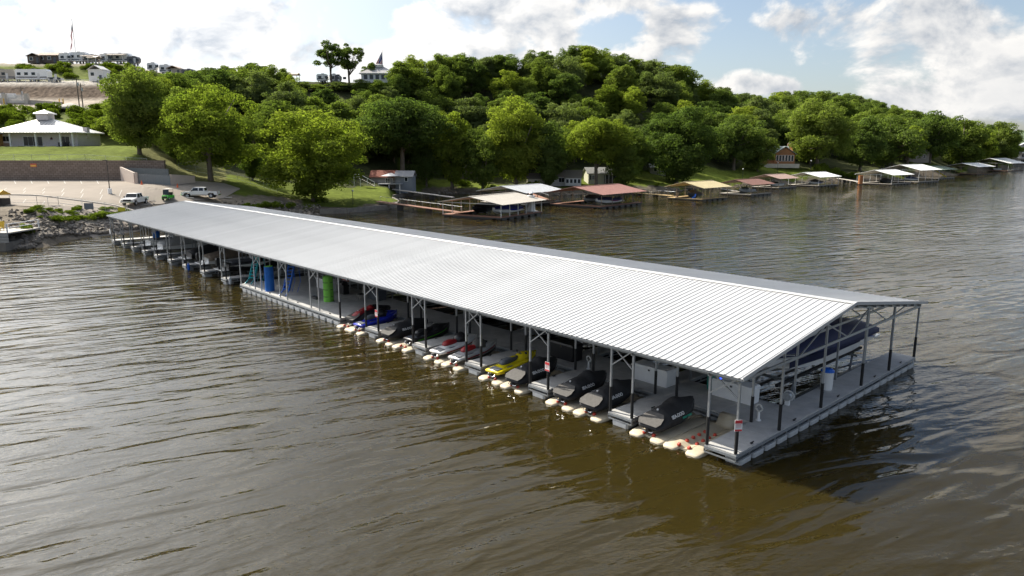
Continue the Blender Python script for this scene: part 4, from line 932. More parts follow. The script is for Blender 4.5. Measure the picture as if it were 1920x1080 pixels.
# crest row that carries the skyline
for x in list(range(215, 560, 24))+list(range(752, 1310, 21))+list(range(1310, 1890, 18)):
    base = float(np.interp(x, [215, 560, 760, 1000, 1150, 1300, 1400, 1500, 1600, 1750, 1890], [252, 255, 275, 300, 312, 335, 390, 520, 560, 580, 600]))
    Y = base+rnd.uniform(-6, 6); g = terr(W(x, Y), Y); need = zpx(Y, sky_y(x)+rnd.uniform(-2, 9))-g
    cnt += wood_tree(x+rnd.uniform(-6, 6), Y, max(6, need), 5, True)
for x in range(756, 1320, 38):
    base = float(np.interp(x, [760, 1000, 1150, 1300], [270, 294, 305, 326])); g = terr(W(x, base), base); cnt += wood_tree(x, base, zpx(base, sky_y(x)+rnd.uniform(22, 40))-g, 3, True)
tries = 0
while cnt < 266 and tries < 9000:
    tries += 1
    x = rnd.uniform(225, 1885); s0 = float(np.interp(x, [225, 300, 420, 560, 650, 760, 830, 1000, 1150, 1250, 1350, 1450, 1550, 1650, 1750, 1850, 1890], [176, 168, 172, 184, 200, 214, 226, 226, 232, 250, 282, 310, 316, 330, 375, 440, 470]))
    s1 = float(np.interp(x, [225, 560, 760, 1000, 1150, 1300, 1400, 1500, 1600, 1750, 1890], [250, 250, 272, 298, 312, 335, 390, 500, 540, 560, 570]))
    f = rnd.random()**1.15; Y = s0+(s1-s0)*f
    if x < 290 and Y > 225: continue
    k = 1+max(0, (Y-260)/320)
    cnt += wood_tree(x, Y, rnd.uniform(10.5, 16)*min(1.35, k), rnd.uniform(6.0, 8.0)*k)
# ------------------------------------------------------------------ bushes
def bush_proto(seed, N=1600, card=.12):
    rs = np.random.RandomState(seed); L_ = 9; C = np.stack([rs.uniform(-.6, .6, L_), rs.uniform(-.6, .6, L_), rs.uniform(.2, .65, L_)], 1); r = rs.uniform(.22, .42, L_)
    li = rs.randint(0, L_, N); d = rs.normal(size=(N, 3)); d[:, 2] += .3; d /= np.linalg.norm(d, axis=1)[:, None]; pos = C[li]+d*(r[li]*(1-.4*rs.rand(N)**2))[:, None]; pos[:, 2] = np.maximum(pos[:, 2], .02)
    nrm = d+rs.normal(size=(N, 3))*.6; t = np.cross(nrm, rs.normal(size=(N, 3))); t /= np.linalg.norm(t, axis=1)[:, None]; b = np.cross(nrm, t); b /= np.linalg.norm(b, axis=1)[:, None]
    sz = card*rs.uniform(.5, 1.2, N)[:, None]; V = np.stack([pos-t*sz*.6, pos-b*sz*.4, pos+t*sz*.6, pos+b*sz*.4], 1).reshape(-1, 3)
    me = bpy.data.meshes.new('foliage'); me.from_pydata(V.tolist(), [], [(4*i, 4*i+1, 4*i+2, 4*i+3) for i in range(N)]); me.materials.append(BUSHLEAF)
    mb = MB()
    for i in range(6): mb.tube([(0, 0, -.1), tuple(C[i]*.6), tuple(C[i])], [.04, .025, .01], 5)
    return me, mb.mesh('stems', BARK)
BP = [bush_proto(80+i) for i in range(4)]
def bush(x, Y, w, h, label, group):
    g = G(x, Y); o = thing('bush', label, 'bush', (g.x, g.y, g.z-.05), rnd.uniform(0, 6), group); o.scale = (w/1.7, w/1.7, h)
    me = BP[rnd.randrange(4)]; ob('stems', me[1], o); ob('foliage', me[0], o)
def bl(x, Y, a_, b_, zs):
    row = 'front row' if Y < a_ else ('middle row' if Y < b_ else 'back row'); return row+' leafy bush '+next(t for lim, t in zs if x < lim)
for k in range(54):
    x = rnd.uniform(-30, 250); Y = rnd.uniform(178, 201); bush(x, Y, rnd.uniform(3.5, 6.5), rnd.uniform(1.6, 3.2), bl(x, Y, 181, 190, ((45, 'left of the cupola of the porch house'), (110, 'behind the cupola of the porch house'), (170, 'below the power poles'), (999, 'right of the power poles'))), 'bushes behind the porch house')
for k in range(48):
    x = rnd.uniform(40, 262); Y = rnd.uniform(238, 248); bush(x, Y, rnd.uniform(2.8, 4.8), rnd.uniform(1.2, 2.2), bl(x, Y, 241, 244.5, ((95, 'above the long white terrace trailer'), (172, 'between the terrace trailer and the small white cabin'), (999, 'above or right of the small white cabin'))), 'bushes below the hilltop trailers')
for x, Y, w, h in ((104, 97.2, 2.6, .9), (118, 98.6, 2.8, 1.0), (134, 100.4, 2.4, 1.0), (150, 102.2, 2.2, .8), (176, 104, 2.4, .9), (190, 104.8, 2.8, 1.2), (203, 105.8, 2.4, 1.1), (52, 90.0, 1.6, 1.4)):
    bush(x, Y, w, h, 'green bush on the rocky bank below the parking lot', 'bushes on the rocky bank')
for k in range(34):
    x = rnd.uniform(45, 235); ys = float(np.interp(x, [0, 60, 130, 200, 262], [86, 88, 97, 102, 108])); bush(x, ys+rnd.uniform(3.5, 8.5), rnd.uniform(.8, 1.8), rnd.uniform(.3, .7), 'small weed clump on the gravel bank below the parking lot', 'weeds on the gravel bank')
for x, Y, w, h in ((470, 130, 3, 1.5), (495, 132, 3.2, 1.4), (520, 134, 3, 1.6), (545, 136, 2.6, 1.2), (600, 146, 3, 1.5)): bush(x, Y, w, h, 'low bush on the shore bank behind the far dock roof', 'bushes behind the far dock roof')
bush(260, 139.3, 1.8, 2.2, 'dark round bush at the foot of the walled enclosure', None)
for x, Y, w, h in ((1540, 291, 8, 4), (1560, 289, 7, 3.5), (1580, 291, 7, 3.2), (1600, 292, 6, 3)): bush(x, Y, w, h, 'brownish shore bush right of the orange log house', 'bushes near the log house')
for x, Y, w, h in ((1085, 203, 3, 1.5), (1200, 204, 3, 1.8), (1215, 206, 3, 1.4), (1232, 212, 2.4, 1.2), (925, 199, 4, 2), (1000, 199, 5, 2.4), (870, 208, 4, 2)): bush(x, Y, w, h, 'garden bush on the lakeside lawns by the cottages', 'garden bushes by the cottages')

# ------------------------------------------------------------------ riprap on the left bank
def riprap():
    rs = np.random.RandomState(4); mb = MB()
    ico = [(0, 0, 1), (.9, 0, .3), (.28, .85, .3), (-.72, .53, .3), (-.72, -.53, .3), (.28, -.85, .3), (.72, .53, -.4), (-.28, .85, -.4), (-.9, 0, -.4), (-.28, -.85, -.4), (.72, -.53, -.4), (0, 0, -.9)]
    fc = [(0, 1, 2), (0, 2, 3), (0, 3, 4), (0, 4, 5), (0, 5, 1), (1, 6, 2), (2, 7, 3), (3, 8, 4), (4, 9, 5), (5, 10, 1), (6, 7, 2), (7, 8, 3), (8, 9, 4), (9, 10, 5), (10, 6, 1)]
    def add(X, Y, Z, r):
        n = len(mb.v); rot = Euler(rs.rand(3)*6).to_matrix(); s3 = rs.uniform(.6, 1.2, 3)*r
        for v in ico:
            w = rot @ Vector((v[0]*s3[0], v[1]*s3[1], v[2]*s3[2]))*rs.uniform(.85, 1.1); mb.v.append((X+w.x, Y+w.y, Z+w.z*.8))
        for f in fc: mb.f.append(tuple(n+i for i in f)); mb.mi.append(0)
    for k in range(2200):
        x = rs.uniform(-40, 600); ys = float(np.interp(x, [-700, 0, 60, 130, 200, 262, 285, 350, 450, 560, 650], [84, 86, 88, 97, 102, 108, 112, 117, 124, 133, 137]))
        Y = ys-.6+rs.rand()**2.6*9; X = W(x, Y); add(X, Y, max(-.1, terr(X, Y))+.02, rs.uniform(.12, .5)*(1.25-.07*(Y-ys)))
    for k in range(500):
        x = rs.uniform(745, 1650); ys = float(np.interp(x, [742, 762, 830, 950, 1050, 1150, 1250, 1350, 1450, 1550, 1650], [181, 189, 202, 193, 193, 198, 210, 232, 258, 275, 295]))
        Y = ys-.4+rs.rand()*2; X = W(x, Y); add(X, Y, max(0, terr(X, Y)), rs.uniform(.2, .6))
    tag(ob('riprap_rocks', fixn(mb.mesh('riprap_rocks', ROCKM))), 'grey and brown riprap rocks along the waterline', 'rocks', kind='stuff')
riprap()
def seawall():
    # curved concrete edge of the bright lawn behind the dock
    pts = [(600, 135.6), (630, 136.3), (650, 136.8), (680, 140), (705, 143.5), (725, 145.8), (742, 150.6), (746, 158), (742, 165), (728, 176), (742, 181.2), (762, 188.6)]
    mb = MB()
    for a, b in zip(pts, pts[1:]):
        p, q = Vector((W(a[0], a[1]), a[1], .3)), Vector((W(b[0], b[1]), b[1], .3)); mb.beam(p, q+(q-p)*.02, .5, 1.3)
    o = thing('seawall', 'low curved stone seawall edging the bright lawn behind the dock', 'seawall'); part('wall', mb, mat('seawall_stone', (.16, .14, .12), .95, c2=(.26, .23, .19), scale=1.2), o)
seawall()

# ------------------------------------------------------------------ parking lot, walls
def sheet(name, x0, x1, Y0, Y1, dz, m_, nx=40, ny=14, kind='structure', parent=None):
    mb = MB(); g = []
    for j in range(ny+1):
        Y = Y0+(Y1-Y0)*j/ny
        for i in range(nx+1):
            x = x0+(x1-x0)*i/nx; X = W(x, Y); mb.v.append((X, Y, terr(X, Y)+dz))
    for j in range(ny):
        for i in range(nx): a = j*(nx+1)+i; mb.f.append((a, a+1, a+nx+2, a+nx+1)); mb.mi.append(0)
    o = ob(name, mb.mesh(name, m_), parent)
    if kind: o['kind'] = kind
    return o
lot = sheet('parking_lot', -400, 262, 98.5, 139.7, .07, ASPH, 60, 24)
def sheet2():
    mb = MB(); pts = [(262, 110), (262, 139.7), (300, 139.7), (345, 142), (440, 148), (455, 136), (400, 129), (330, 122)]
    nx, ny = 26, 16; idx = {}
    for j in range(ny+1):
        for i in range(nx+1):
            x = 262+(450-262)*i/nx; Ya = float(np.interp(x, [262, 290, 350, 420, 450], [117, 121, 126, 132, 141])); Yb = float(np.interp(x, [262, 300, 345, 420, 450], [139.7, 140, 142, 145, 142])); Y = Ya+(Yb-Ya)*j/ny
            X = W(x, Y); mb.v.append((X, Y, terr(X, Y)+.09))
    for j in range(ny):
        for i in range(nx): a = j*(nx+1)+i; mb.f.append((a, a+1, a+nx+2, a+nx+1)); mb.mi.append(0)
    o = ob('driveway', mb.mesh('driveway', ASPH)); o['kind'] = 'structure'
sheet2()
def lotpt(x, Y, dz=.0): X = W(x, Y); return Vector((X, Y, terr(X, Y)+.08+dz))
mk = MB()
for x in range(-5, 190, 31):
    mk.quad(lotpt(x, 139, .012), lotpt(x+1.1, 139, .012), lotpt(x+4.2, 133.2, .012), lotpt(x+3, 133.2, .012))
for x in range(-60, 240, 36):
    for Ya, Yb in ((116, 120.5), (121, 125.5), (102.5, 107)): mk.quad(lotpt(x, Yb, .012), lotpt(x+.9, Yb, .012), lotpt(x-4, Ya, .012), lotpt(x-5, Ya, .012))
o = ob('stall_markings', mk.mesh('stall_markings', LINE)); o['kind'] = 'structure'
for k, x in enumerate(range(100, 450, 36)):
    Y = 104 if x < 262 else float(np.interp(x, [262, 290, 350, 450], [119, 122.5, 127.5, 134.5])); p = lotpt(x, Y); o = thing('wheel_stop', 'low concrete wheel stop at the front edge of the parking lot', 'wheel stop', p, 0, 'wheel stops along the lot edge'); part('block', MB().prism([(-.12, 0), (.12, 0), (.08, .14), (-.08, .14)], -1.1, 1.1, 'x'), CONC, o); part('anchor', MB().tube([(.7, 0, .13), (.7, 0, .16)], .03, 6), GALVD, o)
mb = MB()
for x in range(-60, 245, 20): mb.beam(lotpt(x, 113, .07), lotpt(x+20, 113, .07), .3, .16)
o = thing('kerb', 'long low concrete kerb running across the parking lot', 'kerb'); part('kerb_strip', mb, CONC, o)
def wallmat():
    ma = bpy.data.materials.new('block_wall'); ma.use_nodes = True; nt = ma.node_tree; b = nt.nodes['Principled BSDF']; b.inputs['Roughness'].default_value = .95
    tc = nt.nodes.new('ShaderNodeTexCoord'); mp = nt.nodes.new('ShaderNodeMapping'); mp.inputs['Rotation'].default_value = (math.pi/2, 0, 0); br = nt.nodes.new('ShaderNodeTexBrick')
    nt.links.new(tc.outputs['Object'], mp.inputs[0]); nt.links.new(mp.outputs[0], br.inputs[0]); br.inputs['Scale'].default_value = 1; br.inputs['Brick Width'].default_value = .9; br.inputs['Row Height'].default_value = .4; br.inputs['Mortar Size'].default_value = .03
    br.inputs[1].default_value = (.20, .155, .125, 1); br.inputs[2].default_value = (.26, .205, .17, 1); br.inputs[3].default_value = (.07, .05, .04, 1)
    nt.links.new(br.outputs[0], b.inputs['Base Color']); return ma
BW = wallmat()
def ywall(name, label, x0, x1, Y, ztop_px, m_, th=.6, n=30, base=-.5, cap=None):
    o = thing(name, label, 'wall'); X0, X1 = W(x0, Y), W(x1, Y); zb = min(terr(X0, Y-1), terr(X1, Y-1))+base; zt = zpx(Y, ztop_px)
    part('wall', MB().box(((X0+X1)/2, Y, (zb+zt)/2), (X1-X0, th, zt-zb)), m_, o)
    part('coping', MB().box(((X0+X1)/2, Y, zt+.08), (X1-X0+.1, th+.12, .16)), cap or mat('coping_stone', (.17, .13, .11), .9), o); return o
ywall('retaining_wall', 'long brown block retaining wall behind the parking lot', -420, 312, 140.2, 302.3, BW)
o = thing('wall_banner', 'small red and yellow sign on the brown retaining wall', 'sign', (W(66, 139.8), 139.84, zpx(139.8, 310)), 0)
part('board', MB().box((0, 0, 0), (1.2, .05, .65)), mat('banner_red', (.55, .12, .06), .6), o); part('yellow_band', MB().box((0, -.03, -.08), (1.1, .012, .28)), mat('banner_yellow', (.7, .42, .08), .6), o)
# walled enclosure with grey gates
o = thing('walled_enclosure', 'concrete walled enclosure with grey sheet gates', 'enclosure')
e0, e1 = lotpt(229, 139), lotpt(254, 133.5); e2, e3 = lotpt(321, 134.5), lotpt(365, 141)
def wseg(p, q, h0, h1, th=.35):
    d = (q-p).normalized(); n = Vector((-d.y, d.x, 0))*th/2; mb = MB(); 
    mb.loft([[tuple(p-n+Vector((0, 0, -.4))), tuple(p+n+Vector((0, 0, -.4))), tuple(p+n+Vector((0, 0, h0))), tuple(p-n+Vector((0, 0, h0)))], [tuple(q-n+Vector((0, 0, -.4))), tuple(q+n+Vector((0, 0, -.4))), tuple(q+n+Vector((0, 0, h1))), tuple(q-n+Vector((0, 0, h1)))]]); return mb
CW = mat('pale_block', (.46, .38, .33), .9, c2=(.52, .44, .38), scale=1)
part('side_wall', wseg(e0, e1, 2.6, 2.0), CW, o); part('side_wall', wseg(e2, e3, 2.0, 1.3), CW, o); part('side_wall', wseg(lotpt(254, 133.5), lotpt(259.5, 133.6), 2.0, 2.0), CW, o)
g0, g1 = lotpt(259.8, 133.8), lotpt(320.5, 134.4)
for k in range(4):
    a, b_ = g0.lerp(g1, k/4+.003), g0.lerp(g1, (k+1)/4-.003); part('gate_panel', wseg(a, b_, 1.75, 1.75, .08), mat('grey_sheet', (.20, .22, .23), .6, .2), o)
part('rear_wall', wseg(lotpt(236, 139.2), lotpt(318, 139.3), 2.4, 2.4), mat('grey_block', (.22, .23, .22), .9), o)
def cone(x, Y, label):
    o = thing('traffic_cone', label, 'cone', lotpt(x, Y)); part('cone', MB().tube([(0, 0, .04), (0, 0, .75)], [.18, .04], 10), mat('cone_orange', (.75, .12, .02), .5), o); part('base', MB().box((0, 0, .02), (.42, .42, .04)), mat('cone_orange', ()), o)
cone(266, 131.5, 'orange traffic cone in front of the grey enclosure gates'); cone(333, 133, 'orange traffic cone near the white pickup truck')
# lamp post in the lot
p = lotpt(206.5, 122); o = thing('lamp_post', 'dark parking lot lamp post on a white concrete base', 'lamp post', p)
part('base', MB().tube([(0, 0, 0), (0, 0, .9)], .32, 12), WHITEP, o); part('pole', MB().tube([(0, 0, .9), (0, 0, 5.6)], [.09, .06], 8), mat('bronze_pole', (.06, .05, .045), .5), o); part('lamp_head', MB().box((-.25, 0, 5.62), (.7, .3, .12)), mat('bronze_pole', ()), o)
# fences
def fence(name, label, pts, h, m_, step=2.6, rails=2, wires=0, infill=None, pr=.03):
    o = thing(name, label, 'fence'); k = 0
    for a, b in zip(pts, pts[1:]):
        a, b = Vector(a), Vector(b); n = max(1, round((b-a).length/step)); mb = MB()
        for r in range(rails):
            z = h*(1-.8*r/max(1, rails-1)) if rails > 1 else h; mb.beam(a+Vector((0, 0, z)), b+Vector((0, 0, z)), pr*1.3)
        for w_ in range(wires): mb.beam(a+Vector((0, 0, h*(w_+.5)/wires)), b+Vector((0, 0, h*(w_+.5)/wires)), .012)
        part('rail', mb, m_, o)
        for i in range(n+1): part('fence_post', MB().tube([a.lerp(b, i/n)+Vector((0, 0, -.2)), a.lerp(b, i/n)+Vector((0, 0, h+.05))], pr, 6), m_, o)
        if infill:
            q = MB(); m2 = max(2, int((b-a).length/.35))
            for i in range(m2): 
                c = a.lerp(b, (i+.5)/m2); q.beam(c+Vector((0, 0, .1)), c+Vector((0, 0, h-.05)), .02 if infill == 'bar' else .26, .02)
            part('pickets', q, m_, o)['kind'] = 'stuff'
    return o
CH = mat('fence_steel', (.52, .53, .53), .5, .3)
fence('chain_link_fence', 'pale chain link fence along the lawn above the retaining wall', [G(x, 142.5)+Vector((0, 0, .0)) for x in (-40, 60, 160, 276)], 1.1, CH, 4.2, 2, 5)
fence('bank_fence', 'low wire fence along the lake side of the parking lot', [lotpt(x, Y) for x, Y in ((-30, 99.2), (70, 101), (110, 106), (240, 110.5))], 1.2, CH, 3.2, 2, 3)
fence('white_fence', 'white panel fence along the trailer terrace edge', [G(x, 224.5) for x in (-20, 100, 175, 222)], 1.1, mat('vinyl_white', (.72, .71, .7), .5), 3, 2, 0, 'bar', .05)
fence('driveway_fence', 'thin wire fence running down to the shore lawn', [G(x, Y) for x, Y in ((335, 150), (400, 152), (445, 152), (520, 148))], 1.3, GALVD, 3.5, 2, 2)
fence('lawn_board_fence', 'dark board fence on the lawn behind the leaning shore tree', [G(x, Y) for x, Y in ((885, 214), (945, 212))], 1.8, mat('dark_board', (.06, .045, .035), .9), 2.5, 2, 0, 'board', .06)
def board_sign(x, Y, m_, label, w=1.4, h=.9):
    p = lotpt(x, Y); o = thing('fence_sign', label, 'sign', p); part('board', MB().box((0, -.05, .75), (w, .04, h)), m_, o)
    for sx in (-w*.4, w*.4): part('sign_post', MB().tube([(sx, 0, 0), (sx, 0, 1.25)], .03, 6), GALV, o)
board_sign(168, 106.5, mat('slate_board', (.16, .17, .20), .6), 'grey blank sign on the lakeside fence of the lot'); board_sign(229, 109.5, mat('yellow_board', (.60, .52, .03), .6), 'yellow sign on the fence beside the gangway', 1.1, .6)
# concrete steps and gangway to the dock
p0, p1 = lotpt(254, 109.5, .1), DWp(88.6, 10, ZD+.1)
o = thing('gangway', 'galvanised gangway with railings from the lot down to the dock', 'gangway')
d = (p1-p0); nrm = Vector((-d.y, d.x, 0)).normalized()*.9
part('walk_surface', MB().beam(p0, p1, 1.7, .12), DECKM, o)
for sg in (-1, 1):
    mb = MB()
    for z in (.55, 1.1): mb.tube([p0+nrm*sg+Vector((0, 0, z)), p1+nrm*sg+Vector((0, 0, z))], .035, 6)
    for k in range(13): q = p0.lerp(p1, k/12)+nrm*sg; mb.tube([q, q+Vector((0, 0, 1.1))], .03, 6)
    part('railing', mb, mat('pale_rail', (.6, .58, .54), .5), o)
# timber platform and walkway at the very left
p = Vector((W(0, 86), 86, 0)); o = thing('timber_platform', 'weathered timber platform on stone piers at the left edge', 'platform', (W(-8, 88), 88, 0))
part('deck_top', MB().box((0, 0, 2.1), (7.5, 6, .16)), mat('grey_timber', (.33, .31, .28), .9, c2=(.42, .40, .36), scale=4), o)
for k in range(3): part('side_board', MB().box((0, -3.02, 1.85-k*.36), (7.5, .08, .3)), mat('grey_timber', ()), o)
part('stone_pier', MB().box((-.2, -.5, .35), (7.4, 5.6, 1.2)), mat('seawall_stone', ()), o)
for x in (1.6, 2.7, 3.65): part('railing_post', MB().box((x, -2.9, 2.7), (.12, .12, 1.1)), WHITEP, o)
part('railing', MB().beam((3.65, -2.9, 3.2), (3.65, 2.9, 3.2), .08).beam((3.65, -2.9, 2.75), (3.65, 2.9, 2.75), .08).box((3.65, 2.9, 2.7), (.12, .12, 1.1)), WHITEP, o)
o = thing('sun_awning', 'small yellow awning over a dark counter at the left edge', 'awning', (W(-22, 99), 99, terr(W(-22, 99), 99)))
part('canopy', MB().loft([[(x, -1.4, 1.5), (x, 0, 2.1), (x, 1.4, 1.5), (x, 1.4, 1.44), (x, -1.4, 1.44)] for x in (-4, 2.4)]), mat('awning_yellow', (.62, .36, .04), .7), o); part('counter', MB().box((-.4, 0, .45), (6, 1.6, 1.0)), mat('dark_counter', (.05, .04, .035), .8), o)
for x in (-3, 2.2): part('awning_pole', MB().tube([(x, -1.2, 0), (x, -1.2, 1.5)], .05, 6), WHITEP, o)
for x, y_, m_, lab in ((-3, 424, RED, 'red chair on the timber platform'), (8, 420, mat('yellow_chair', (.6, .4, .03), .6), 'yellow chair on the timber platform')):
    o = thing('deck_chair', lab, 'chair', (W(x, 88), 88-.5, 2.18)); part('seat', MB().box((0, 0, .4), (.6, .6, .06)), m_, o); part('backrest', MB().beam((0, .3, .4), (0, .5, 1.1), .6, .05), m_, o)
    for sx in (-.27, .27):
        for sy in (-.27, .27): part('leg', MB().box((sx, sy, .2), (.06, .06, .4)), m_, o)
# ------------------------------------------------------------------ vehicles
def wheels(o, xs, ys, r, w, z=None):
    for x in xs:
        for y in ys:
            wh = part('wheel', MB().tube([(x, y-w/2, r), (x, y+w/2, r)], r, 16), TIRE, o); sg = 1 if y > 0 else -1
            part('rim', MB().tube([(x, y+sg*w*.5, r), (x, y+sg*(w*.5+.02), r)], [r*.62, r*.5], 12), SILV, wh)
def pickup(loc, rz, label, body, lower=None):
    o = thing('pickup_truck', label, 'pickup truck', loc, rz)
    side = [(-3.2, .62), (-3.2, 1.22), (-1.0, 1.22), (-1.0, 1.25), (1.35, 1.25), (1.5, 1.24), (2.85, 1.14), (3.05, .98), (3.1, .62), (2.75, .55), (2.55, .92), (2.05, .98), (1.6, .88), (1.45, .5), (-1.45, .5), (-1.6, .88), (-2.0, .98), (-2.5, .92), (-2.7, .55)]
    part('body', MB().prism(side, -.98, .98), body, o)
    cabp = [(-.98, 1.25), (-.86, 1.85), (-.6, 1.94), (.75, 1.94), (1.0, 1.88), (1.5, 1.25)]
    part('cab', MB().loft([[(x, sy*k*(.96-.16*max(0, (z-1.25)/.7)), z) for x, z in cabp] for sy, k in ((-1, 1), (1, 1))]), body, o)
    part('windscreen', MB().quad((1.03, -.78, 1.86), (1.03, .78, 1.86), (1.46, .86, 1.30), (1.46, -.86, 1.30)), GLASS, o)
    part('rear_window', MB().quad((-.98, .76, 1.33), (-.98, -.76, 1.33), (-.885, -.7, 1.82), (-.885, .7, 1.82)), GLASS, o)
    for sg in (-1, 1):
        for a, b_ in ((-.78, .02), (.12, 1.05)): part('side_window', MB().quad((a, sg*.955, 1.32), (b_+(.18 if b_ > 1 else 0), sg*.955, 1.32), (b_-.08, sg*.84, 1.83), (a+.05, sg*.84, 1.83)), GLASS, o)
        part('mirror', MB().box((1.2, sg*1.12, 1.36), (.1, .22, .22)), BLK, o); part('headlight', MB().box((3.04, sg*.78, .95), (.14, .32, .22)), CHROME, o)
        part('tail_light', MB().box((-3.2, sg*.88, 1.05), (.05, .16, .3)), RED, o)
        part('lower_trim', MB().box((0, sg*.985, .56), (2.7, .03, .2)), lower or body, o)
    part('grille', MB().box((3.09, 0, .92), (.05, 1.2, .3)), BLK, o); part('front_bumper', MB().box((3.14, 0, .62), (.16, 1.9, .24)), CHROME, o); part('rear_bumper', MB().box((-3.26, 0, .6), (.14, 1.8, .2)), CHROME, o)
    part('bed_shade_sheet', MB().box((-2.1, 0, 1.225), (2.0, 1.6, .02)), DARK, o)  # flat near-black sheet on the closed body paints the shade inside an open bed
    wheels(o, (2.05, -2.05), (-.88, .88), .42, .28); return o
p = lotpt(377, 129.5); pickup(p, R(186), 'white crew cab pickup truck parked sideways by the driveway', WHITE, mat('tan_trim', (.4, .36, .3), .5))
p = lotpt(254, 117.5); pickup(p, R(-84), 'white pickup truck facing the lake beside the gangway', WHITE)
p = lotpt(316, 124.5); o = thing('golf_cart', 'green golf cart with a pale canopy beside the white pickup', 'golf cart', p, R(-92))
GC = mat('cart_green', (.06, .42, .04), .35); part('body', MB().prism([(-1.15, .3), (-1.15, .8), (-.4, .78), (-.35, .42), (.55, .42), (.75, .85), (1.0, .8), (1.25, .45), (1.2, .28)], -.55, .55), GC, o)
part('seat', MB().box((-.35, 0, .85), (.5, 1.05, .14)).box((-.62, 0, 1.1), (.12, 1.05, .42)), BLK, o); part('canopy', MB().box((-.1, 0, 1.88), (1.7, 1.15, .07), taper=.94), mat('cart_canopy', (.55, .52, .47), .6), o)
for sx, sx2 in ((.75, .62), (-.85, -.8)):
    for sy in (-.5, .5): part('canopy_post', MB().tube([(sx, sy, .8), (sx2, sy, 1.86)], .025, 6), BLK, o)
part('windscreen', MB().quad((.76, -.5, .9), (.76, .5, .9), (.64, .5, 1.8), (.64, -.5, 1.8)), GLASS, o); part('steering_wheel', MB().tube([(.45, .1, 1.0), (.3, .1, 1.12)], .02, 6).tube([(.3, .1, 1.12), (.28, .1, 1.14)], .16, 10), BLK, o); part('front_guard', MB().box((1.24, 0, .5), (.06, .9, .3)), BLK, o)
wheels(o, (.85, -.8), (-.5, .5), .25, .2)

# ------------------------------------------------------------------ houses
def windowpart(o, c, w, h, face='-y', frame=WHITEP, n=1, name='window', depth=.06):
    # face -y: plane in x,z facing -y at c ; face x: facing +x
    wd = part(name, (MB().box((0, 0, 0), (w+.16, depth, h+.16)) if face == '-y' else MB().box((0, 0, 0), (depth, w+.16, h+.16))), frame, o, c)
    for i in range(n):
        off = (i+.5)/n*w-w/2; pw = w/n-.06
        part('pane', (MB().box((off, -depth*.55, 0), (pw, .02, h)) if face == '-y' else MB().box((depth*.55, off, 0), (.02, pw, h))), GLASS, wd)
    return wd
def hip_roof(o, cx, cy, z, w, d, rise, m_, ridge=0.0, seams=True, over=.5, name='roof'):
    x, y = w/2+over, d/2+over; r = ridge/2
    mb = MB(); a, b, c, e = (cx-x, cy-y, z), (cx+x, cy-y, z), (cx+x, cy+y, z), (cx-x, cy+y, z); t0, t1 = (cx-r, cy, z+rise), (cx+r, cy, z+rise)
    n = len(mb.v); mb.v += [a, b, c, e, t0, t1]; mb.f += [(n, n+1, n+5, n+4), (n+2, n+3, n+4, n+5), (n+1, n+2, n+5), (n+3, n, n+4), (n+3, n+2, n+1, n)]; mb.mi += [0]*5
    ro = part(name, mb, m_, o)
    if seams:
        s = MB()
        for k in np.linspace(-x, x, int(2*x/.7)):
            f = max(0.0, min(1, (x-abs(k))/max(.01, x-r))) if abs(k) > r else 1
            for sg in (-1, 1): s.beam((cx+k, cy+sg*y, z+.03), (cx+k, cy+sg*y*(1-f), z+rise*f+.03), .06)
        part('roof_seams', s, m_, ro)['kind'] = 'stuff'
    part('fascia', MB().box((cx, cy, z-.1), (2*x, 2*y, .18)), WHITEP, ro); return ro
def gable_roof(o, cx, cy, z, w, d, rise, m_, axis='x', over=.5, th=.12, name='roof'):
    prof = [(-d/2-over, -over*rise/(d/2)), (0, rise), (d/2+over, -over*rise/(d/2)), (d/2+over, -over*rise/(d/2)+th), (0, rise+th), (-d/2-over, -over*rise/(d/2)+th)]
    if axis == 'x': return part(name, MB().loft([[(cx+x, cy+a, z+b) for a, b in prof] for x in (-w/2-over, w/2+over)]), m_, o)
    return part(name, MB().loft([[(cx+a, cy+y, z+b) for a, b in prof] for y in (-w/2-over, w/2+over)]), m_, o)
WM = mat('white_metal_roof', (.52, .50, .475), .45, .1, .06, 1); SIDING = mat('lilac_white_siding', (.62, .57, .58), .7); TRIMW = mat('white_trim', (.74, .73, .72), .6)
# porch house with cupola
hb = G(88, 161); zb = zpx(160, 274.5); o = thing('porch_house', 'white house with metal hip roof, cupola and columned porch above the lot', 'house', (W(90, 166), 166, zb))
hw = 150/F*162; part('wall', MB().box((0, 1.5, 1.5), (hw*.96, 9, 3.4)), SIDING, o)
hip_roof(o, .0, .6, 3.15, hw*.97, 11.5, 3.2, WM, 2.2, over=.6)
part('cupola', MB().box((-.2, .6, 6.7), (2.7, 2.4, 1.5)), SIDING, o); hip_roof(o, -.2, .6, 7.45, 2.7, 2.4, .85, WM, .1, False, .4, 'cupola_roof')
for fx in (-.27, .035, .33, .475): part('column', MB().box((fx*hw*1.02, -4.95, 1.5), (.32, .32, 3.1)), TRIMW, o)
part('porch_floor', MB().box((0, -4, -.1), (hw, 3.0, .2)), CONC, o)
for fx, w_, h_, z_, n_ in ((-.40, 2.2, 1.1, 1.7, 2), (-.07, 4.3, 2.0, 1.15, 4), (.33, 1.9, 1.5, 1.45, 2)): windowpart(o, (fx*hw, -3.03, z_), w_, h_, n=n_)
mb = MB(); pts5 = []
for k in range(10): rr = .42 if k % 2 == 0 else .17; pts5.append((rr*math.sin(k*math.pi/5), rr*math.cos(k*math.pi/5)))
part('wall_star', MB().prism([(.16*hw+a, 1.75+b_) for a, b_ in pts5], -3.1, -3.04), mat('dark_red_star', (.10, .02, .03), .5), o)
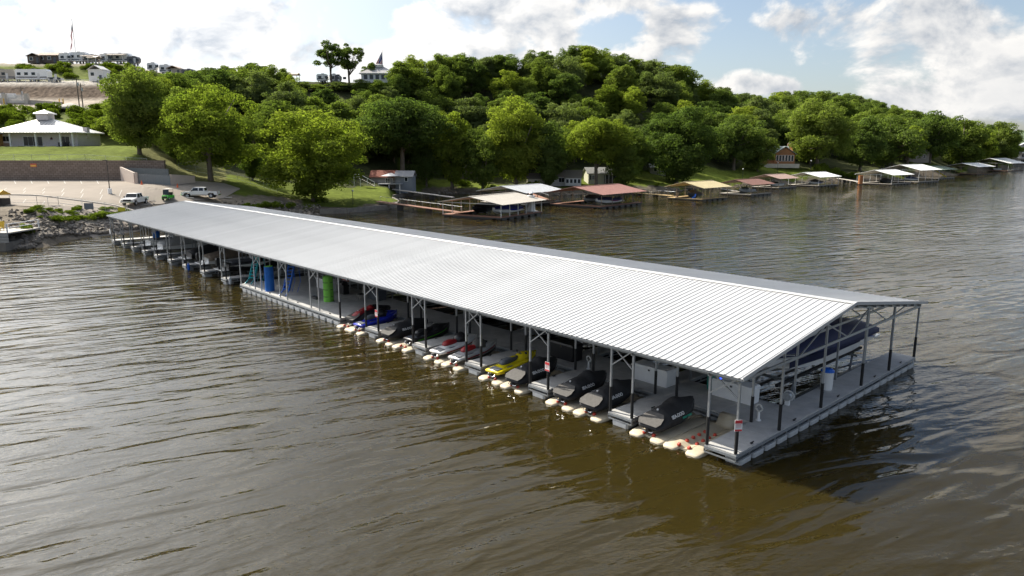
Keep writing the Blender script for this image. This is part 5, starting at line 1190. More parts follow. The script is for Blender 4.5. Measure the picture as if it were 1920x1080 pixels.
part('chimney_box', MB().box((hw*.47, 1.0, 3.2), (1.0, 1.0, 2.3)), SIDING, o); part('brick_skirt', MB().box((-.42*hw, -3.05, .35), (2.9, .14, .8)), mat('skirt_brick', (.32, .22, .16), .9), o)
for fx in (.30, .36): part('porch_furniture', MB().box((fx*hw, -3.9, .45), (.9, .7, .9)), BLK, o)
o2 = thing('side_cabin', 'orange timber side building left of the porch house', 'building', (W(-12, 164), 164, zb)); part('wall', MB().box((0, 0, 1.3), (6.2, 6, 2.8)), mat('orange_timber', (.45, .25, .09), .7), o2); gable_roof(o2, 0, 0, 2.75, 6.2, 6, 1.0, WM, 'x', .4); windowpart(o2, (.5, -3.03, 1.4), 1.2, 1.0)
# power poles
def pole(x, Y, top, label):
    g = G(x, Y); h = zpx(Y, top)-g.z; o = thing('power_pole', label, 'utility pole', g); part('pole', MB().tube([(0, 0, -.3), (0, 0, h)], [.17, .11], 8), mat('pole_wood', (.13, .11, .09), .9), o)
    part('crossarm', MB().beam((-1.2, 0, h-.5), (1.2, 0, h-.5), .12, .14), mat('pole_wood', ()), o)
    for x_ in (-1.1, 0, 1.1): part('insulator', MB().tube([(x_, 0, h-.42), (x_, 0, h-.2)], .05, 6), SILV, o)
    part('transformer', MB().tube([(.3, 0, h-2.1), (.3, 0, h-1.2)], .22, 10), SILV, o)
pole(150, 200, 146, 'left of the two tall wooden power poles above the porch house'); pole(156, 203, 156, 'right of the two tall wooden power poles above the porch house'); pole(42, 214, 163, 'lone wooden power pole beside the gravel road')
o = thing('road_wall', 'pale concrete wall along the gravel road on the left hillside', 'wall'); a, b_ = G(-30, 211), G(118, 209); part('wall', wseg(a, b_, 1.7, .5, .5), CONC, o); part('coping', MB().beam(a+Vector((0, 0, 1.75)), b_+Vector((0, 0, .55)), .6, .1), CONC, o)
o = thing('white_gate', 'white slatted gate between pillars on the hillside road', 'gate', G(31, 209.5))
for x in (-3.2, 3.2): part('pillar', MB().box((x, 0, 1.4), (1.0, 1.0, 3.0)), mat('pillar_stone', (.5, .46, .41), .9), o)
for k in range(7): part('slat', MB().box((0, 0, .5+k*.33), (5.4, .08, .2)), TRIMW, o)
for x, lab in ((112, 'left yellow bollard on the hillside road'), (119, 'right yellow bollard on the hillside road'), (8, 'yellow bollard at the far left of the hillside road')):
    o = thing('bollard', lab, 'bollard', G(x, 209)+Vector((0, 0, .3))); part('post', MB().tube([(0, 0, -.4), (0, 0, 1.2)], .16, 8), mat('bollard_yellow', (.65, .38, .03), .5), o); part('cap', MB().tube([(0, 0, 1.2), (0, 0, 1.3)], [.16, .06], 8), mat('bollard_yellow', ()), o)
g = G(133, 203); o = thing('gravel_heap', 'pale gravel heap below the hillside road', 'gravel heap', g); part('heap', MB().tube([(0, 0, -.3), (0, 0, .5), (0, 0, 1.2), (0, 0, 1.5)], [4.6, 3.2, 1.6, .4], 14), mat('gravel_pale', (.42, .39, .35), .95, bump=.05), o, smooth=True)
# ------------------------------------------------------------------ trailers on the hill
def rv(x0, x1, Y, h, label, m_=None, kind='trailer', roofm=None, awn=None, rz=0, accent=None, zoff=0):
    xc = (x0+x1)/2; w = (x1-x0)/F*Y; g = G(xc, Y); o = thing({'trailer': 'travel_trailer', 'cabin': 'park_cabin'}[kind], label, kind, g+Vector((0, 0, zoff)), rz); m_ = m_ or WHITEP; d = 2.5
    if kind == 'trailer':
        part('body', MB().prism([(-w/2, .7), (-w/2, h-.35), (-w/2+.4, h), (w/2-.5, h), (w/2, h-.6), (w/2-.1, 1.3), (w/2-.7, .7)], -d/2, d/2), m_, o)
        part('stripe', MB().box((0, -d/2-.012, 1.25), (w*.94, .02, .35)), accent or GREY, o)
        for k in range(max(2, int(w/2.6))): windowpart(o, (-w/2+1.2+k*2.3, -d/2-.02, h*.62), 1.0, .7, frame=GREY, depth=.04)
        part('door', MB().box((w*.22, -d/2-.02, 1.55), (.75, .05, 1.7)), mat('rv_door', (.6, .6, .6), .5), o)
        wheels(o, (-.5, .5), (-d/2+.15, d/2-.15), .36, .2); part('roof_unit', MB().box((0, 0, h+.14), (.9, .8, .28)), GREY, o)
        part('jack', MB().box((w/2-.5, 0, .35), (.12, .8, .7)).box((-w/2+.4, 0, .35), (.12, .8, .7)), GALVD, o)
    else:
        part('wall', MB().box((0, 0, h*.42), (w, 4, h*.84)), m_, o); gable_roof(o, 0, 0, h*.82, w, 4, h*.28, roofm or WM, 'y' if w < 6 else 'x', .35)
        for k in range(max(1, int(w/3.0))): windowpart(o, (-w/2+1.3+k*2.6, -2.03, h*.5), 1.1, 1.0)
        part('door', MB().box((w*.3, -2.03, .95), (.8, .06, 1.9)), GREY, o)
    if awn:
        part('awning', MB().loft([[(x, -d/2-.3, h-.3), (x, -d/2-2.8, h-.75), (x, -d/2-2.8, h-.85), (x, -d/2-.3, h-.4)] for x in (-w*.42, w*.4)]), awn, o)
        for x in (-w*.4, w*.38): part('awning_post', MB().tube([(x, -d/2-2.7, 0), (x, -d/2-2.7, h-.8)], .05, 6), WHITEP, o)
    return o
BRN = mat('brown_siding', (.11, .085, .07), .8); BEI = mat('beige_awning', (.50, .42, .34), .8)
rv(60, 82, 256, 2.9, 'small dark brown cabin at the left end of the hilltop', BRN, 'cabin', BRN); rv(80, 117, 257, 3.2, 'long dark brown cabin with tan roof on the hilltop', BRN, 'cabin', mat('tan_roof', (.30, .22, .17), .8))
rv(116, 136, 256, 3.4, 'white trailer beside the long dark cabin on the hilltop'); rv(135, 166, 257, 3.7, 'tall white trailer with dark windows below the limp flag', accent=mat('slate_accent', (.12, .13, .16), .5)); rv(160, 188, 255, 2.9, 'low shaded trailer with awning right of the limp flag', mat('rv_grey', (.38, .37, .37), .6), awn=BEI)
rv(192, 208, 255, 3.2, 'white trailer left of the wide beige awning on the hilltop'); rv(207, 246, 257, 3.3, 'white trailer under a wide beige awning on the hilltop', awn=BEI); rv(243, 262, 256, 2.9, 'dark trailer at the end of the hilltop row', mat('rv_dark', (.12, .12, .13), .6))
rv(280, 296, 258, 3.0, 'small white trailer half hidden by the tall lot tree'); rv(303, 322, 259, 3.2, 'white trailer left of the beige roofed cabin on the hill'); rv(318, 345, 260, 3.0, 'beige roofed cabin among hilltop trees', mat('rv_beige', (.42, .38, .33), .7), 'cabin', mat('tan_roof', ())); rv(345, 366, 259, 3.0, 'dark fronted trailer right of the beige roofed cabin', mat('rv_dark', ()))
rv(410, 428, 262, 3.0, 'white trailer peeking out over the hilltop trees'); rv(36, 94, 233, 3.7, 'long white trailer with dark graphics on the terrace', accent=mat('rv_graphic', (.10, .09, .09), .5)); rv(-20, 34, 234, 3.6, 'long beige trailer at the left end of the terrace', mat('rv_beige', ())); rv(95, 116, 229, 1.4, 'low pale utility trailer parked on the terrace', mat('rv_pale', (.55, .55, .55), .6)); rv(-20, 32, 220, 3.2, 'teal and white motor coach behind the slatted gate', accent=TEAL, zoff=-3.2)
rv(174.5, 201, 231, 4.4, 'small white gabled cabin on the trailer terrace', TRIMW, 'cabin'); rv(327, 357, 214, 4.2, 'white gabled cabin half hidden in the slope trees', TRIMW, 'cabin')
def canopy(x0, x1, Y, h, label, m_=BEI):
    w = (x1-x0)/F*Y; o = thing('picnic_canopy', label, 'canopy', G((x0+x1)/2, Y)); gable_roof(o, 0, 0, h-.6, w, 3.6, .6, m_, 'x', .2)
    for x in (-w/2+.2, w/2-.2):
        for y in (-1.6, 1.6): part('post', MB().box((x, y, (h-.6)/2), (.16, .16, h-.6)), TRIMW, o)
canopy(534, 560, 261, 3.0, 'open picnic canopy on the hilltop left of the airy tree'); canopy(170, 186, 252, 2.6, 'open canopy on the hilltop beside the low shaded trailer')
rv(596, 616, 262, 2.9, 'white trailer below the airy hilltop tree'); rv(620, 634, 263, 2.9, 'pale trailer between the two hilltop trees'); rv(630, 640, 262, 2.9, 'dark trailer at the foot of the fuller hilltop tree', mat('rv_dark', ()))
o = thing('hilltop_pavilion', 'white hilltop pavilion with grey hip roof and small cupola', 'pavilion', G(712, 268)); w = 58/F*268; part('wall', MB().box((0, 0, 1.6), (w, 8, 3.4)), TRIMW, o); hip_roof(o, 0, 0, 3.2, w, 8, 2.8, mat('grey_roof', (.36, .35, .35), .7), 3, False, .7); part('cupola', MB().box((0, 0, 6.0), (2.2, 2.2, .9)), TRIMW, o); hip_roof(o, 0, 0, 6.4, 2.2, 2.2, .7, mat('grey_roof', ()), .1, False, .35, 'cupola_roof')
for k in range(5): windowpart(o, (-w/2+1.6+k*2.1, -4.03, 1.9), 1.2, 1.5, frame=mat('blue_frame', (.2, .27, .36), .5))
def flag(x, Y, ytop, label, w, h, droop):
    g = G(x, Y); zt = zpx(Y, ytop)-g.z; o = thing('flagpole', label, 'flag', g); part('pole', MB().tube([(0, 0, -.3), (0, 0, zt)], [.14, .07], 8), mat('pole_white', (.55, .55, .56), .4, .3), o); part('finial', MB().tube([(0, 0, zt), (0, 0, zt+.12), (0, 0, zt+.24)], [.06, .14, .02], 8), mat('gold', (.6, .45, .1), .3, .6), o)
    mb = MB(); nu, nv = 16, 13; V = {}
    for i in range(nu+1):
        f = i/nu
        for j in range(nv+1):
            v = j/nv; dx = -w*f*math.cos(droop); dz = -w*f*math.sin(droop)*1.0
            V[i, j] = (dx*(1-.1*v), .45*math.sin(f*9+v*2)*f+.15*math.sin(f*17), zt-.3-h*v*(1-.25*f)+dz)
    for i in range(nu):
        for j in range(nv):
            mi = 2 if (i < 6 and j < 7) else (0 if j % 2 == 0 else 1); mb.quad(V[i, j], V[i+1, j], V[i+1, j+1], V[i, j+1], mi)
    stars = MB()
    for i in range(5):
        for j in range(4):
            a = V[1+i, 1+j]; stars.box((a[0], a[1]-.03, a[2]), (.2, .04, .2))
    fl = part('flag_cloth', mb, [mat('flag_red', (.55, .03, .04), .8), mat('flag_white', (.75, .74, .74), .8), mat('flag_blue', (.03, .05, .22), .8)], o); part('stars', stars, mat('flag_white', ()), fl)
flag(718.5, 268, 94, 'tall flagpole with a large striped flag beside the hilltop pavilion', 7.2, 4.6, R(62)); flag(144, 258, 36, 'tall flagpole with a limp striped flag above the hilltop trailers', 8.6, 2.6, R(80))
# ------------------------------------------------------------------ lakeside houses
def cottage(x, Y, w, d, h, rise, wall, roofm, label, rz=0, axis='x', wins=(), extra=None, name='cottage'):
    o = thing(name, label, 'house', G(x, Y), rz); part('wall', MB().box((0, 0, h/2-.3), (w, d, h+.6)), wall, o); gable_roof(o, 0, 0, h, w if axis == 'x' else d, d if axis == 'x' else w, rise, roofm, axis, .5)
    if axis == 'y': part('gable_wall', MB().prism([(-w/2, h), (w/2, h), (0, h+rise*.96)], -d/2, d/2), wall, o)
    else: part('gable_wall', MB().prism([(-d/2, h), (d/2, h), (0, h+rise*.96)], -w/2, w/2, 'x'), wall, o)
    for fx, ww, hh, zz, n in wins: windowpart(o, (fx*w, -d/2-.03, zz), ww, hh, n=n, depth=.05)
    return o
GRS = mat('brown_shingle', (.14, .12, .10), .95, c2=(.2, .175, .15), scale=3)
o = cottage(1060, 207, 9, 6, 2.7, 1.5, mat('grey_siding', (.50, .49, .47), .8), GRS, 'low grey cottage with brown roof and sunroom windows', R(-8), 'x', ((-.38, 1.0, 1.2, 1.5, 1), (-.1, 1.6, 1.2, 1.5, 2), (.15, .9, 1.2, 1.5, 1), (.38, 1.2, 1.2, 1.5, 2))); part('sunroom', MB().box((2.5, -3.8, 1.1), (4.5, 2.0, 2.2)), mat('grey_siding', ()), o)
for k in range(4): windowpart(o, (.9+k*1.1, -4.83, 1.3), .8, 1.1)
part('sunroom_roof', MB().loft([[(x, -2.6, 2.75), (x, -5.1, 2.2), (x, -5.1, 2.32), (x, -2.6, 2.9)] for x in (0, 5)]), GRS, o)
o = cottage(1128, 213, 9.5, 6.5, 2.9, 1.5, mat('yellow_siding', (.44, .43, .32), .8), mat('pale_shingle', (.22, .22, .215), .9), 'pale yellow cottage with shuttered window and screened porch', R(6), 'x', ((-.33, 1.0, 1.2, 1.6, 2),))
for sx in (-.95, .95): part('shutter', MB().box((-.33*9.5+sx, -3.3, 1.6), (.5, .06, 1.3)), BLK, o)
part('screened_porch', MB().box((2.2, -3.6, 1.2), (4.4, 1.2, 2.4)), mat('screen_dark', (.05, .05, .05), .8), o)
for k in range(5): part('porch_post', MB().box((.1+k*1.05, -4.25, 1.2), (.14, .14, 2.5)), TRIMW, o)
part('porch_railing', MB().box((2.2, -4.4, .55), (4.8, .08, .1)).box((2.2, -4.4, .95), (4.8, .08, .1)), WOOD, o)
cottage(1012, 205, 7, 5, 2.4, 1.2, mat('cream_siding', (.5, .46, .36), .8), GRS, 'cream shed in the shade of the dark tree by the cottages', R(4), 'x', ((-.2, .9, .9, 1.3, 1), (.25, .9, .9, 1.3, 1)))
o = thing('umbrella_house', 'grey lake house on posts with raised deck and red roof', 'house', G(744, 186), R(-4)); o.scale = (.8, .8, .8); part('wall', MB().box((2.6, 2.0, 2.6), (5.6, 5.5, 5.6)), mat('blue_grey_siding', (.22, .24, .27), .8), o); gable_roof(o, 2.6, 2.0, 5.3, 5.6, 5.5, 1.6, mat('grey_roof', ()), 'x', .4)
part('red_wing', MB().box((-4.5, 2.5, 2.6), (8, 5, 5.4)), mat('wing_siding', (.22, .2, .19), .8), o); gable_roof(o, -4.5, 2.5, 5.2, 8, 5, 1.8, mat('red_shingle', (.22, .075, .05), .9), 'x', .5, name='wing_roof')
part('raised_deck', MB().box((-1.5, -2.2, 2.9), (7.4, 3.6, .22)), mat('deck_grey', (.4, .4, .42), .8), o)
for x in (-5, -1.6, 1.9): part('deck_post', MB().box((x, -3.7, 1.3), (.25, .25, 3.0)), TRIMW, o)
mb = MB().beam((-5.1, -3.9, 3.9), (2.1, -3.9, 3.9), .1); 
for k in range(18): mb.box((-5.1+k*.42, -3.9, 3.45), (.06, .06, .9))
part('deck_railing', mb, mat('deck_grey', ()), o); windowpart(o, (3.4, -.78, 4.3), 1.0, 1.2); windowpart(o, (-2.5, -.05, 3.9), 2.2, 1.4, n=3)
g = o.location; u_ = thing('patio_umbrella', 'wide pale grey patio umbrella on the raised deck', 'umbrella', (g.x-1.1, g.y-1.9, g.z+2.42)); part('pole', MB().tube([(0, 0, 0), (0, 0, 2.5)], .04, 8), GALV, u_); part('canopy', MB().tube([(0, 0, 1.95), (0, 0, 2.4), (0, 0, 2.7)], [2.6, 1.1, .1], 8), mat('umbrella_grey', (.40, .40, .42), .8), u_)
o = thing('lawn_steps', 'white railed steps leading down to the bright lawn', 'steps', G(676, 176), R(12))
for k in range(8): part('step', MB().box((k*.45, 0, 2.0-k*.25), (.5, 1.6, .08)), CONC, o)
for sy in (-.8, .8): part('railing', MB().beam((-1.5, sy, 3.0), (0, sy, 3.0), .07).beam((0, sy, 3.0), (3.4, sy, 1.1), .07).beam((-1.5, sy, 2.4), (0, sy, 2.4), .07).box((-1.5, sy, 1.5), (.1, .1, 3)).box((0, sy, 1.5), (.1, .1, 3)).box((3.4, sy, .5), (.1, .1, 1.2)).box((1.7, sy, 1.2), (.1, .1, 1.8)), TRIMW, o)
o = thing('log_house', 'orange log house with grey green roof and tall gable windows', 'house', G(1447, 297), R(-14)); part('wall', MB().box((0, 0, 1.9), (15, 9, 5.0)), LOG, o); part('gable_wall', MB().prism([(-4.5, 4.3), (4.5, 4.3), (0, 7.2)], -7.5, 7.5, 'x'), LOG, o); part('gable_front', MB().box((4.2, -5.2, 1.9), (7.6, 2.4, 5.0)), LOG, o); part('front_gable_wall', MB().prism([(.4, 4.3), (8.0, 4.3), (4.2, 7.0)], -6.4, 0), LOG, o)
gable_roof(o, -1.0, 0, 4.3, 13, 9, 3.0, mat('green_grey_roof', (.22, .25, .25), .7), 'x', .7); 
part('front_roof', MB().loft([[(4.2+a, y, 4.4+b_) for a, b_ in ((-4.5, -.4), (0, 2.75), (4.5, -.4), (4.5, -.22), (0, 2.95), (-4.5, -.22))] for y in (-7.1, 2)]), mat('green_grey_roof', ()), o)
for k in range(6): windowpart(o, (1.3+k*1.15, -6.43, 2.6), .8, 2.3, frame=TRIMW)
for k in range(3): windowpart(o, (-6+k*2.2, -4.53, 2.7), 1.4, 1.4, frame=TRIMW, n=2)
ch = part('chimney', MB().box((6.6, 1.5, 5.5), (1.5, 1.3, 6)), mat('chimney_brick', (.32, .2, .15), .9), o); part('chimney_pot', MB().box((6.6, 1.5, 8.6), (.9, .8, .4)), CONC, ch); part('front_deck', MB().box((-2.5, -6.2, .6), (9, 3.4, .3)), LOG, o); part('deck_railing', MB().beam((-7, -7.8, 1.6), (2, -7.8, 1.6), .12).beam((-7, -7.8, 1.1), (2, -7.8, 1.1), .12), LOG, o); part('terrace_wall', MB().box((1, -9.2, -.4), (17, .6, 1.6)), CONC, o)
cottage(1715, 372, 10, 8, 5, 2.4, mat('taupe_siding', (.3, .26, .23), .8), GRS, 'taupe house half hidden by trees on the far shore', 0, 'y', ((-.25, 1.3, 1.6, 2.5, 1), (.25, 1.3, 1.6, 2.5, 1)))
cottage(1232, 240, 5, 4, 2.3, 1.0, mat('white_siding', (.40, .39, .37), .8), mat('pale_shingle', ()), 'small white shed under the large dark tree', 0, 'x', ((-.2, 1, 1, 1.5, 1), (.25, 1, 1, 1.5, 1)))
cottage(880, 222, 8, 5, 3, 1.5, mat('brown_siding2', (.22, .19, .16), .8), GRS, 'brown cabin in the trees behind the lawn', 0, 'x', ((-.2, 1, 1, 1.6, 1), (.25, 1, 1, 1.6, 1)))
o = thing('far_boathouse', 'large pale waterfront house at the right edge', 'house', (W(1912, 560), 560, 1.0), R(-25)); part('wall', MB().box((3, 0, 6), (18, 12, 14)), mat('far_siding', (.42, .40, .38), .8), o); gable_roof(o, 3, 0, 13, 12, 18, 4.5, mat('far_roof', (.32, .33, .36), .7), 'y', .8); part('gable_wall', MB().prism([(-6, 13), (12, 13), (3, 17.2)], -6, 6), mat('far_siding', ()), o)
for j in range(3):
    for k in range(4): windowpart(o, (-4+k*4.3, -6.05, 2.8+j*4), 2.2, 2.2, n=2)
    part('balcony', MB().box((3, -7.2, 4.7+j*4-3.6), (18, 2.4, .4)), TRIMW, o)
# garden lamps, flagged poles
def globe_lamp(x, Y, h, label, z=None):
    g = G(x, Y); o = thing('garden_lamp', label, 'lamp', g); part('pole', MB().tube([(0, 0, 0), (0, 0, h)], .06, 8), BLK, o); part('globe', MB().tube([(0, 0, h), (0, 0, h+.2), (0, 0, h+.4)], [.1, .24, .1], 10), WHITEP, o)
globe_lamp(662, 148, 2.6, 'black garden lamp on the bright lawn behind the dock'); globe_lamp(1392, 255, 4.2, 'pale shore lamp on the lawn left of the brown dock roof'); globe_lamp(1457, 272, 4.6, 'white globe lamp on the lawn below the log house'); globe_lamp(1519, 280, 5, 'white topped pole near the white roofed dock')
# ------------------------------------------------------------------ private docks
def pdock(px, py, ang, l1, l2, ze, rise, roofm, deckm, label, slip=True, posts=4, skew=0, postm=GALV, panels=True):
    M = U(px, py, .3); o = thing('private_dock', label, 'boat dock', (M.x, M.y, 0), R(ang)); zd = .45
    decks_ = [(0, l1, 0, 1.4), (0, l1, l2-1.4, l2), (0, 1.8, 1.4, l2-1.4)] if slip else [(0, l1, 0, l2)]
    for a, b, c, e in decks_:
        n = max(1, round((b-a)/2.4)) if b-a > e-c else 1; m_ = max(1, round((e-c)/2.4)) if b-a <= e-c else 1
        for i in range(n):
            for j in range(m_):
                w, d = (b-a)/n, (e-c)/m_; ob('deck_board', boxmesh(w-.03, d-.03, .1, deckm), o, (a+(i+.5)*w, c+(j+.5)*d, zd))
        part('frame', MB().box(((a+b)/2, (c+e)/2, zd-.17), (b-a-.05, e-c-.05, .2)), mat('dock_frame', (.05, .045, .04), .8), o)
        k = max(2, int((b-a)/2.2))
        for i in range(k): part('float', MB().box((a+(i+.5)*(b-a)/k, (c+e)/2, .08), (min(1.5, (b-a)/k*.75), (e-c)*.85, .4)), BLK, o)
    for i in range(posts):
        for y in (.15, l2-.15): part('post', MB().box((.15+(l1-.3)*i/(posts-1), y, (ze+zd)/2), (.11, .11, ze-zd)), postm, o)
    for x in (.15, l1-.15): part('truss_chord', MB().box((x, l2/2, ze-.05), (.1, l2-.2, .12)), postm, o)
    h = .6; ro = part('roof', MB().loft([[(x, -h, ze-h*rise/(l2/2)), (x, l2/2, ze+rise), (x, l2+h, ze-h*rise/(l2/2)), (x, l2+h, ze-h*rise/(l2/2)+.06), (x, l2/2, ze+rise+.06), (x, -h, ze-h*rise/(l2/2)+.06)] for x in (-h, l1+h)]), roofm, o)
    n = int((l1+2*h)/.9)
    for k in range(n+1):
        x = -h+.05+(l1+2*h-.1)*k/n
        for sg in (0, 1): part('roof_rib', MB().beam((x, l2/2, ze+rise+.075), (x, -h+.02 if sg == 0 else l2+h-.02, ze-h*rise/(l2/2)+.075), .06, .05), roofm, ro)
    part('ridge_cap', MB().beam((-h, l2/2, ze+rise+.1), (l1+h, l2/2, ze+rise+.1), .4, .05), roofm, ro)
    return o, M
RT = mat('tan_roof_sheet', (.50, .46, .40), .5, 0, .06, .6); RR = mat('red_roof_sheet', (.30, .15, .12), .55, 0, .08, .6); RY = mat('yellow_roof_sheet', (.50, .42, .24), .5, 0, .06, .6); RB = mat('brown_roof_sheet', (.20, .10, .075), .6, 0, .1, .6); RW = mat('white_roof_sheet', (.74, .74, .72), .45, 0, .04, .6); RG = mat('green_roof_sheet', (.16, .20, .15), .6, 0, .1, .6); RGy = mat('grey_roof_sheet', (.45, .46, .47), .5, 0, .06, .6)
WH = mat('white_post', (.62, .62, .6), .5); DKW = mat('weathered_deck', (.40, .36, .31), .85, c2=(.48, .44, .38), scale=3)
def inboat(M, ang, fx, fy, L, label, **kw):
    a = R(ang); p = Vector((M.x+math.cos(a)*fx-math.sin(a)*fy, M.y+math.sin(a)*fx+math.cos(a)*fy, .35)); return boat(p, a+math.pi, L, 2.5, label=label, **kw)
o, M = pdock(940, 410, 58, 14.5, 13.0, 2.75, 1.1, RT, RWOOD, 'private dock with a tan metal roof and red deck near the lighthouse', postm=WH, posts=6)
inboat(M, 58, 8, 4.2, 9.0, 'white boat with a deep blue cover under the tan dock roof', hullm=WHITE, cover=mat('royal_cover', (.015, .02, .16), .7), stripe=BLUE, drive='outboard'); inboat(M, 58, 8.5, 9.5, 7.5, 'dark boat with black drive behind the blue covered one', hullm=BLK, cover=COVER, drive='outboard')
o, M2 = pdock(985, 385, 52, 14, 13, 3.0, 1.2, RGy, DKW, 'grey roofed private dock behind the tan roofed one', postm=WOOD)
o, M = pdock(1128, 389, 50, 17, 13.5, 3.0, 1.3, RR, RWOOD, 'private dock with a long red metal roof and brown deck', postm=WOOD, posts=5)
inboat(M, 50, 8.5, 4.0, 9.6, 'white boat with red and blue graphics under the red roof', hullm=WHITE, stripe=mat('graphic_purple', (.20, .03, .14), .4), cover=NAVY, covtop=.5, drive='outboard'); inboat(M, 50, 10, 9.0, 7, 'white boat with dark drive deeper under the red roof', hullm=WHITE, cover=COVERG, drive='outboard')
o, M = pdock(1317, 375, 44, 12, 10, 3.2, 1.2, RY, mat('yellow_wood', (.48, .34, .16), .8), 'private dock with a pale yellow roof and yellow wood deck', postm=WOOD); inboat(M, 44, 6.5, 6.5, 5, 'small covered boat under the yellow dock roof', hullm=GREY, cover=TANC)
for fx, fy, m_, lab in ((1.0, 3.0, BLUEP, 'blue chair on the yellow wood deck'), (1.2, 8.0, WOOD, 'wooden chair on the yellow wood deck')):
    a = R(44); o = thing('deck_chair', lab, 'chair', (M.x+math.cos(a)*fx-math.sin(a)*fy, M.y+math.sin(a)*fx+math.cos(a)*fy, .5), R(200)); part('seat', MB().box((0, 0, .4), (.6, .6, .06)), m_, o); part('backrest', MB().beam((-.3, 0, .4), (-.5, 0, 1.1), .6, .05), m_, o); part('leg', MB().box((.25, 0, .2), (.06, .6, .4)), m_, o); part('leg', MB().box((-.25, 0, .2), (.06, .6, .4)), m_, o)
o, M = pdock(1408, 366, 42, 11, 9.5, 3.1, 1.1, RB, DKW, 'private dock with a dark brown red roof', postm=WOOD); inboat(M, 42, 6, 5, 7, 'white open boat under the dark brown red roof', hullm=SILV, drive='outboard')
o, M = pdock(1460, 353, 40, 11, 9.5, 3.3, 1.1, mat('striped_roof', (.36, .25, .21), .6), DKW, 'private dock with a brown and white ribbed roof', postm=WOOD); inboat(M, 40, 7, 5, 7, 'white pontoon boat beside the brown and white ribbed roof', hullm=WHITE, bimini=BEI)
o, M = pdock(1535, 349, 40, 14, 11, 3.3, 1.3, RW, DKW, 'white roofed private dock left of the orange cylinder', postm=WH); inboat(M, 40, 8, 5.5, 8, 'white boat with blue trim under the left white roof', hullm=WHITE, stripe=BLUE, cover=COVERG)
o, M = pdock(1672, 346, 38, 15, 12.5, 3.6, 1.5, RW, DKW, 'white roofed private dock beside the orange cylinder', postm=WH); inboat(M, 38, 8, 6, 8, 'dark boat under the white roof beside the orange cylinder', hullm=BLK, cover=COVER)
o, M = pdock(1722, 342, 38, 18, 14, 4.8, 1.8, RW, DKW, 'taller white roofed private dock behind the orange cylinder dock', postm=WH); inboat(M, 38, 9, 7, 9, 'white boat under the taller white roof', hullm=WHITE, cover=NAVY)
p = U(1613, 344, .5); o = thing('orange_cylinder', 'tall orange cylinder standing at the corner of a white roofed dock', 'cylinder', p); part('drum', MB().tube([(0, 0, -.2), (0, 0, 2.7)], .75, 16), mat('orange_drum', (.36, .14, .05), .7), o); part('rim', MB().tube([(0, 0, 2.7), (0, 0, 2.82)], .8, 16), mat('orange_drum', ()), o)
o, M = pdock(1760, 335, 37, 16, 13, 4.0, 1.3, RG, DKW, 'dull green roofed private dock near the headland', postm=WOOD); p = U(1763, 333, .5); o = thing('yellow_slide', 'bright yellow water slide on the green roofed dock', 'slide', p, R(-30)); part('chute', MB().beam((-2.6, 0, 3.2), (2.2, 0, .2), .8, .12).beam((-2.6, .4, 3.4), (2.2, .4, .4), .08, .3).beam((-2.6, -.4, 3.4), (2.2, -.4, .4), .08, .3), mat('slide_yellow', (.75, .55, .02), .4), o); part('ladder', MB().beam((-2.7, -.3, 0), (-2.6, -.3, 3.3), .08).beam((-2.7, .3, 0), (-2.6, .3, 3.3), .08), GALV, o)
o, M = pdock(1832, 327, 37, 20, 15, 4.0, 1.6, RW, RWOOD, 'small far dock with a pale roof and brown deck', postm=WOOD); o, M = pdock(1890, 321, 37, 24, 20, 4.8, 2.6, RW, RWOOD, 'far dock with a broad white roof near the right edge', postm=WH); inboat(M, 37, 12, 10, 9, 'white cruiser under the farthest white roof', hullm=WHITE)
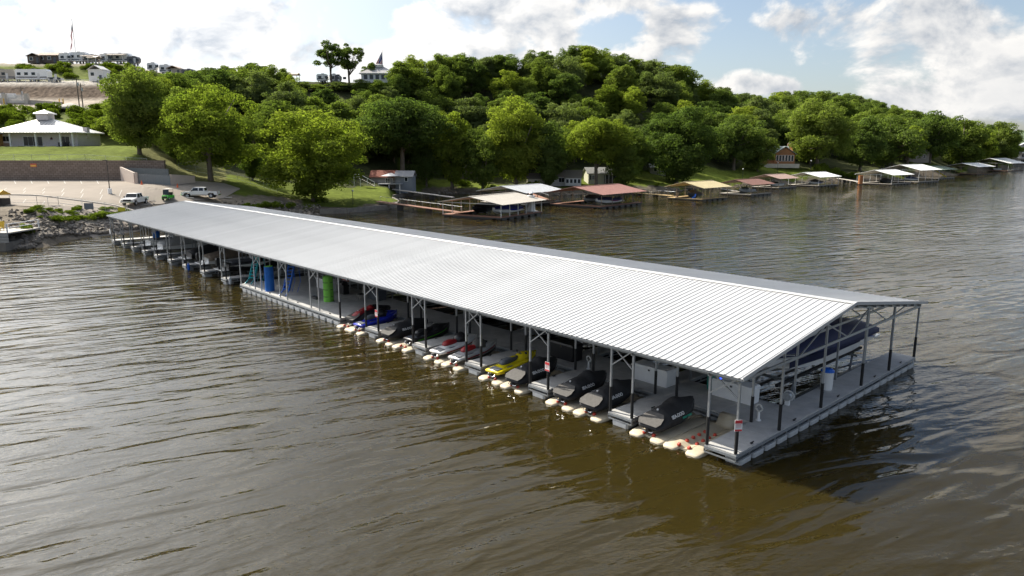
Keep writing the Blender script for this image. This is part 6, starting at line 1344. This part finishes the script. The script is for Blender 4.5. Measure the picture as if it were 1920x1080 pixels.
# small white lighthouse
p = U(996, 397, .4); o = thing('toy_lighthouse', 'small white ornamental lighthouse on the corner of the tan roofed dock', 'lighthouse', p); part('tower', MB().tube([(0, 0, 0), (0, 0, 3.0)], [.85, .55], 8), WHITEP, o); part('base', MB().tube([(0, 0, -.15), (0, 0, .15)], 1.4, 8), CONC, o); part('gallery', MB().tube([(0, 0, 3.0), (0, 0, 3.12)], .75, 8), WHITEP, o); part('lantern', MB().tube([(0, 0, 3.12), (0, 0, 3.55)], .32, 8), GLASS, o); part('lantern_roof', MB().tube([(0, 0, 3.55), (0, 0, 3.9)], [.45, .05], 8), WHITEP, o); part('corner_float', MB().box((0, 0, -.35), (2.6, 2.6, .4)), mat('dock_frame', ()), o)
# walkways from shore to the private docks
def walkway(p, q, w, m_, label, rail=True):
    o = thing('walkway', label, 'walkway'); n = max(2, round((q-p).length/2.2))
    for k in range(n): part('plank_section', MB().beam(p.lerp(q, k/n+.002), p.lerp(q, (k+1)/n-.002), w, .14), m_, o)
    d = (q-p).normalized(); s = Vector((-d.y, d.x, 0))*w/2
    if rail:
        mb = MB().tube([p+s+Vector((0, 0, 1)), q+s+Vector((0, 0, 1))], .03, 5)
        for k in range(n+1): a = p.lerp(q, k/n)+s; mb.tube([a, a+Vector((0, 0, 1))], .025, 5)
        part('railing', mb, GALVD, o)
    for f in (.3, .65): c = p.lerp(q, f); part('support', MB().box((c.x, c.y, c.z-.6), (1.2, 1.2, 1.0)), mat('dock_frame', ()), o)
walkway(G(708, 149)+Vector((0, 0, .4)), U(862, 398, .5), 1.4, RWOOD, 'red wooden walkway from the bright lawn to the tan roofed dock')
walkway(G(738, 184)+Vector((0, 0, .6)), U(850, 370, .6), 1.4, CONC, 'pale concrete walkway from the umbrella house to the docks', False)
walkway(G(985, 194)+Vector((0, 0, .3)), U(1035, 378, .5), 1.4, RWOOD, 'red wooden walkway to the red roofed dock'); walkway(G(1175, 200)+Vector((0, 0, .3)), U(1262, 367, .5), 1.4, mat('yellow_wood', ()), 'yellow wooden walkway to the yellow roofed dock'); walkway(G(1345, 231)+Vector((0, 0, .3)), U(1380, 358, .5), 1.3, CONC, 'pale walkway to the dark brown roofed dock', False); walkway(G(1570, 279)+Vector((0, 0, .3)), U(1612, 341, .5), 1.3, CONC, 'pale walkway to the orange cylinder dock', False)
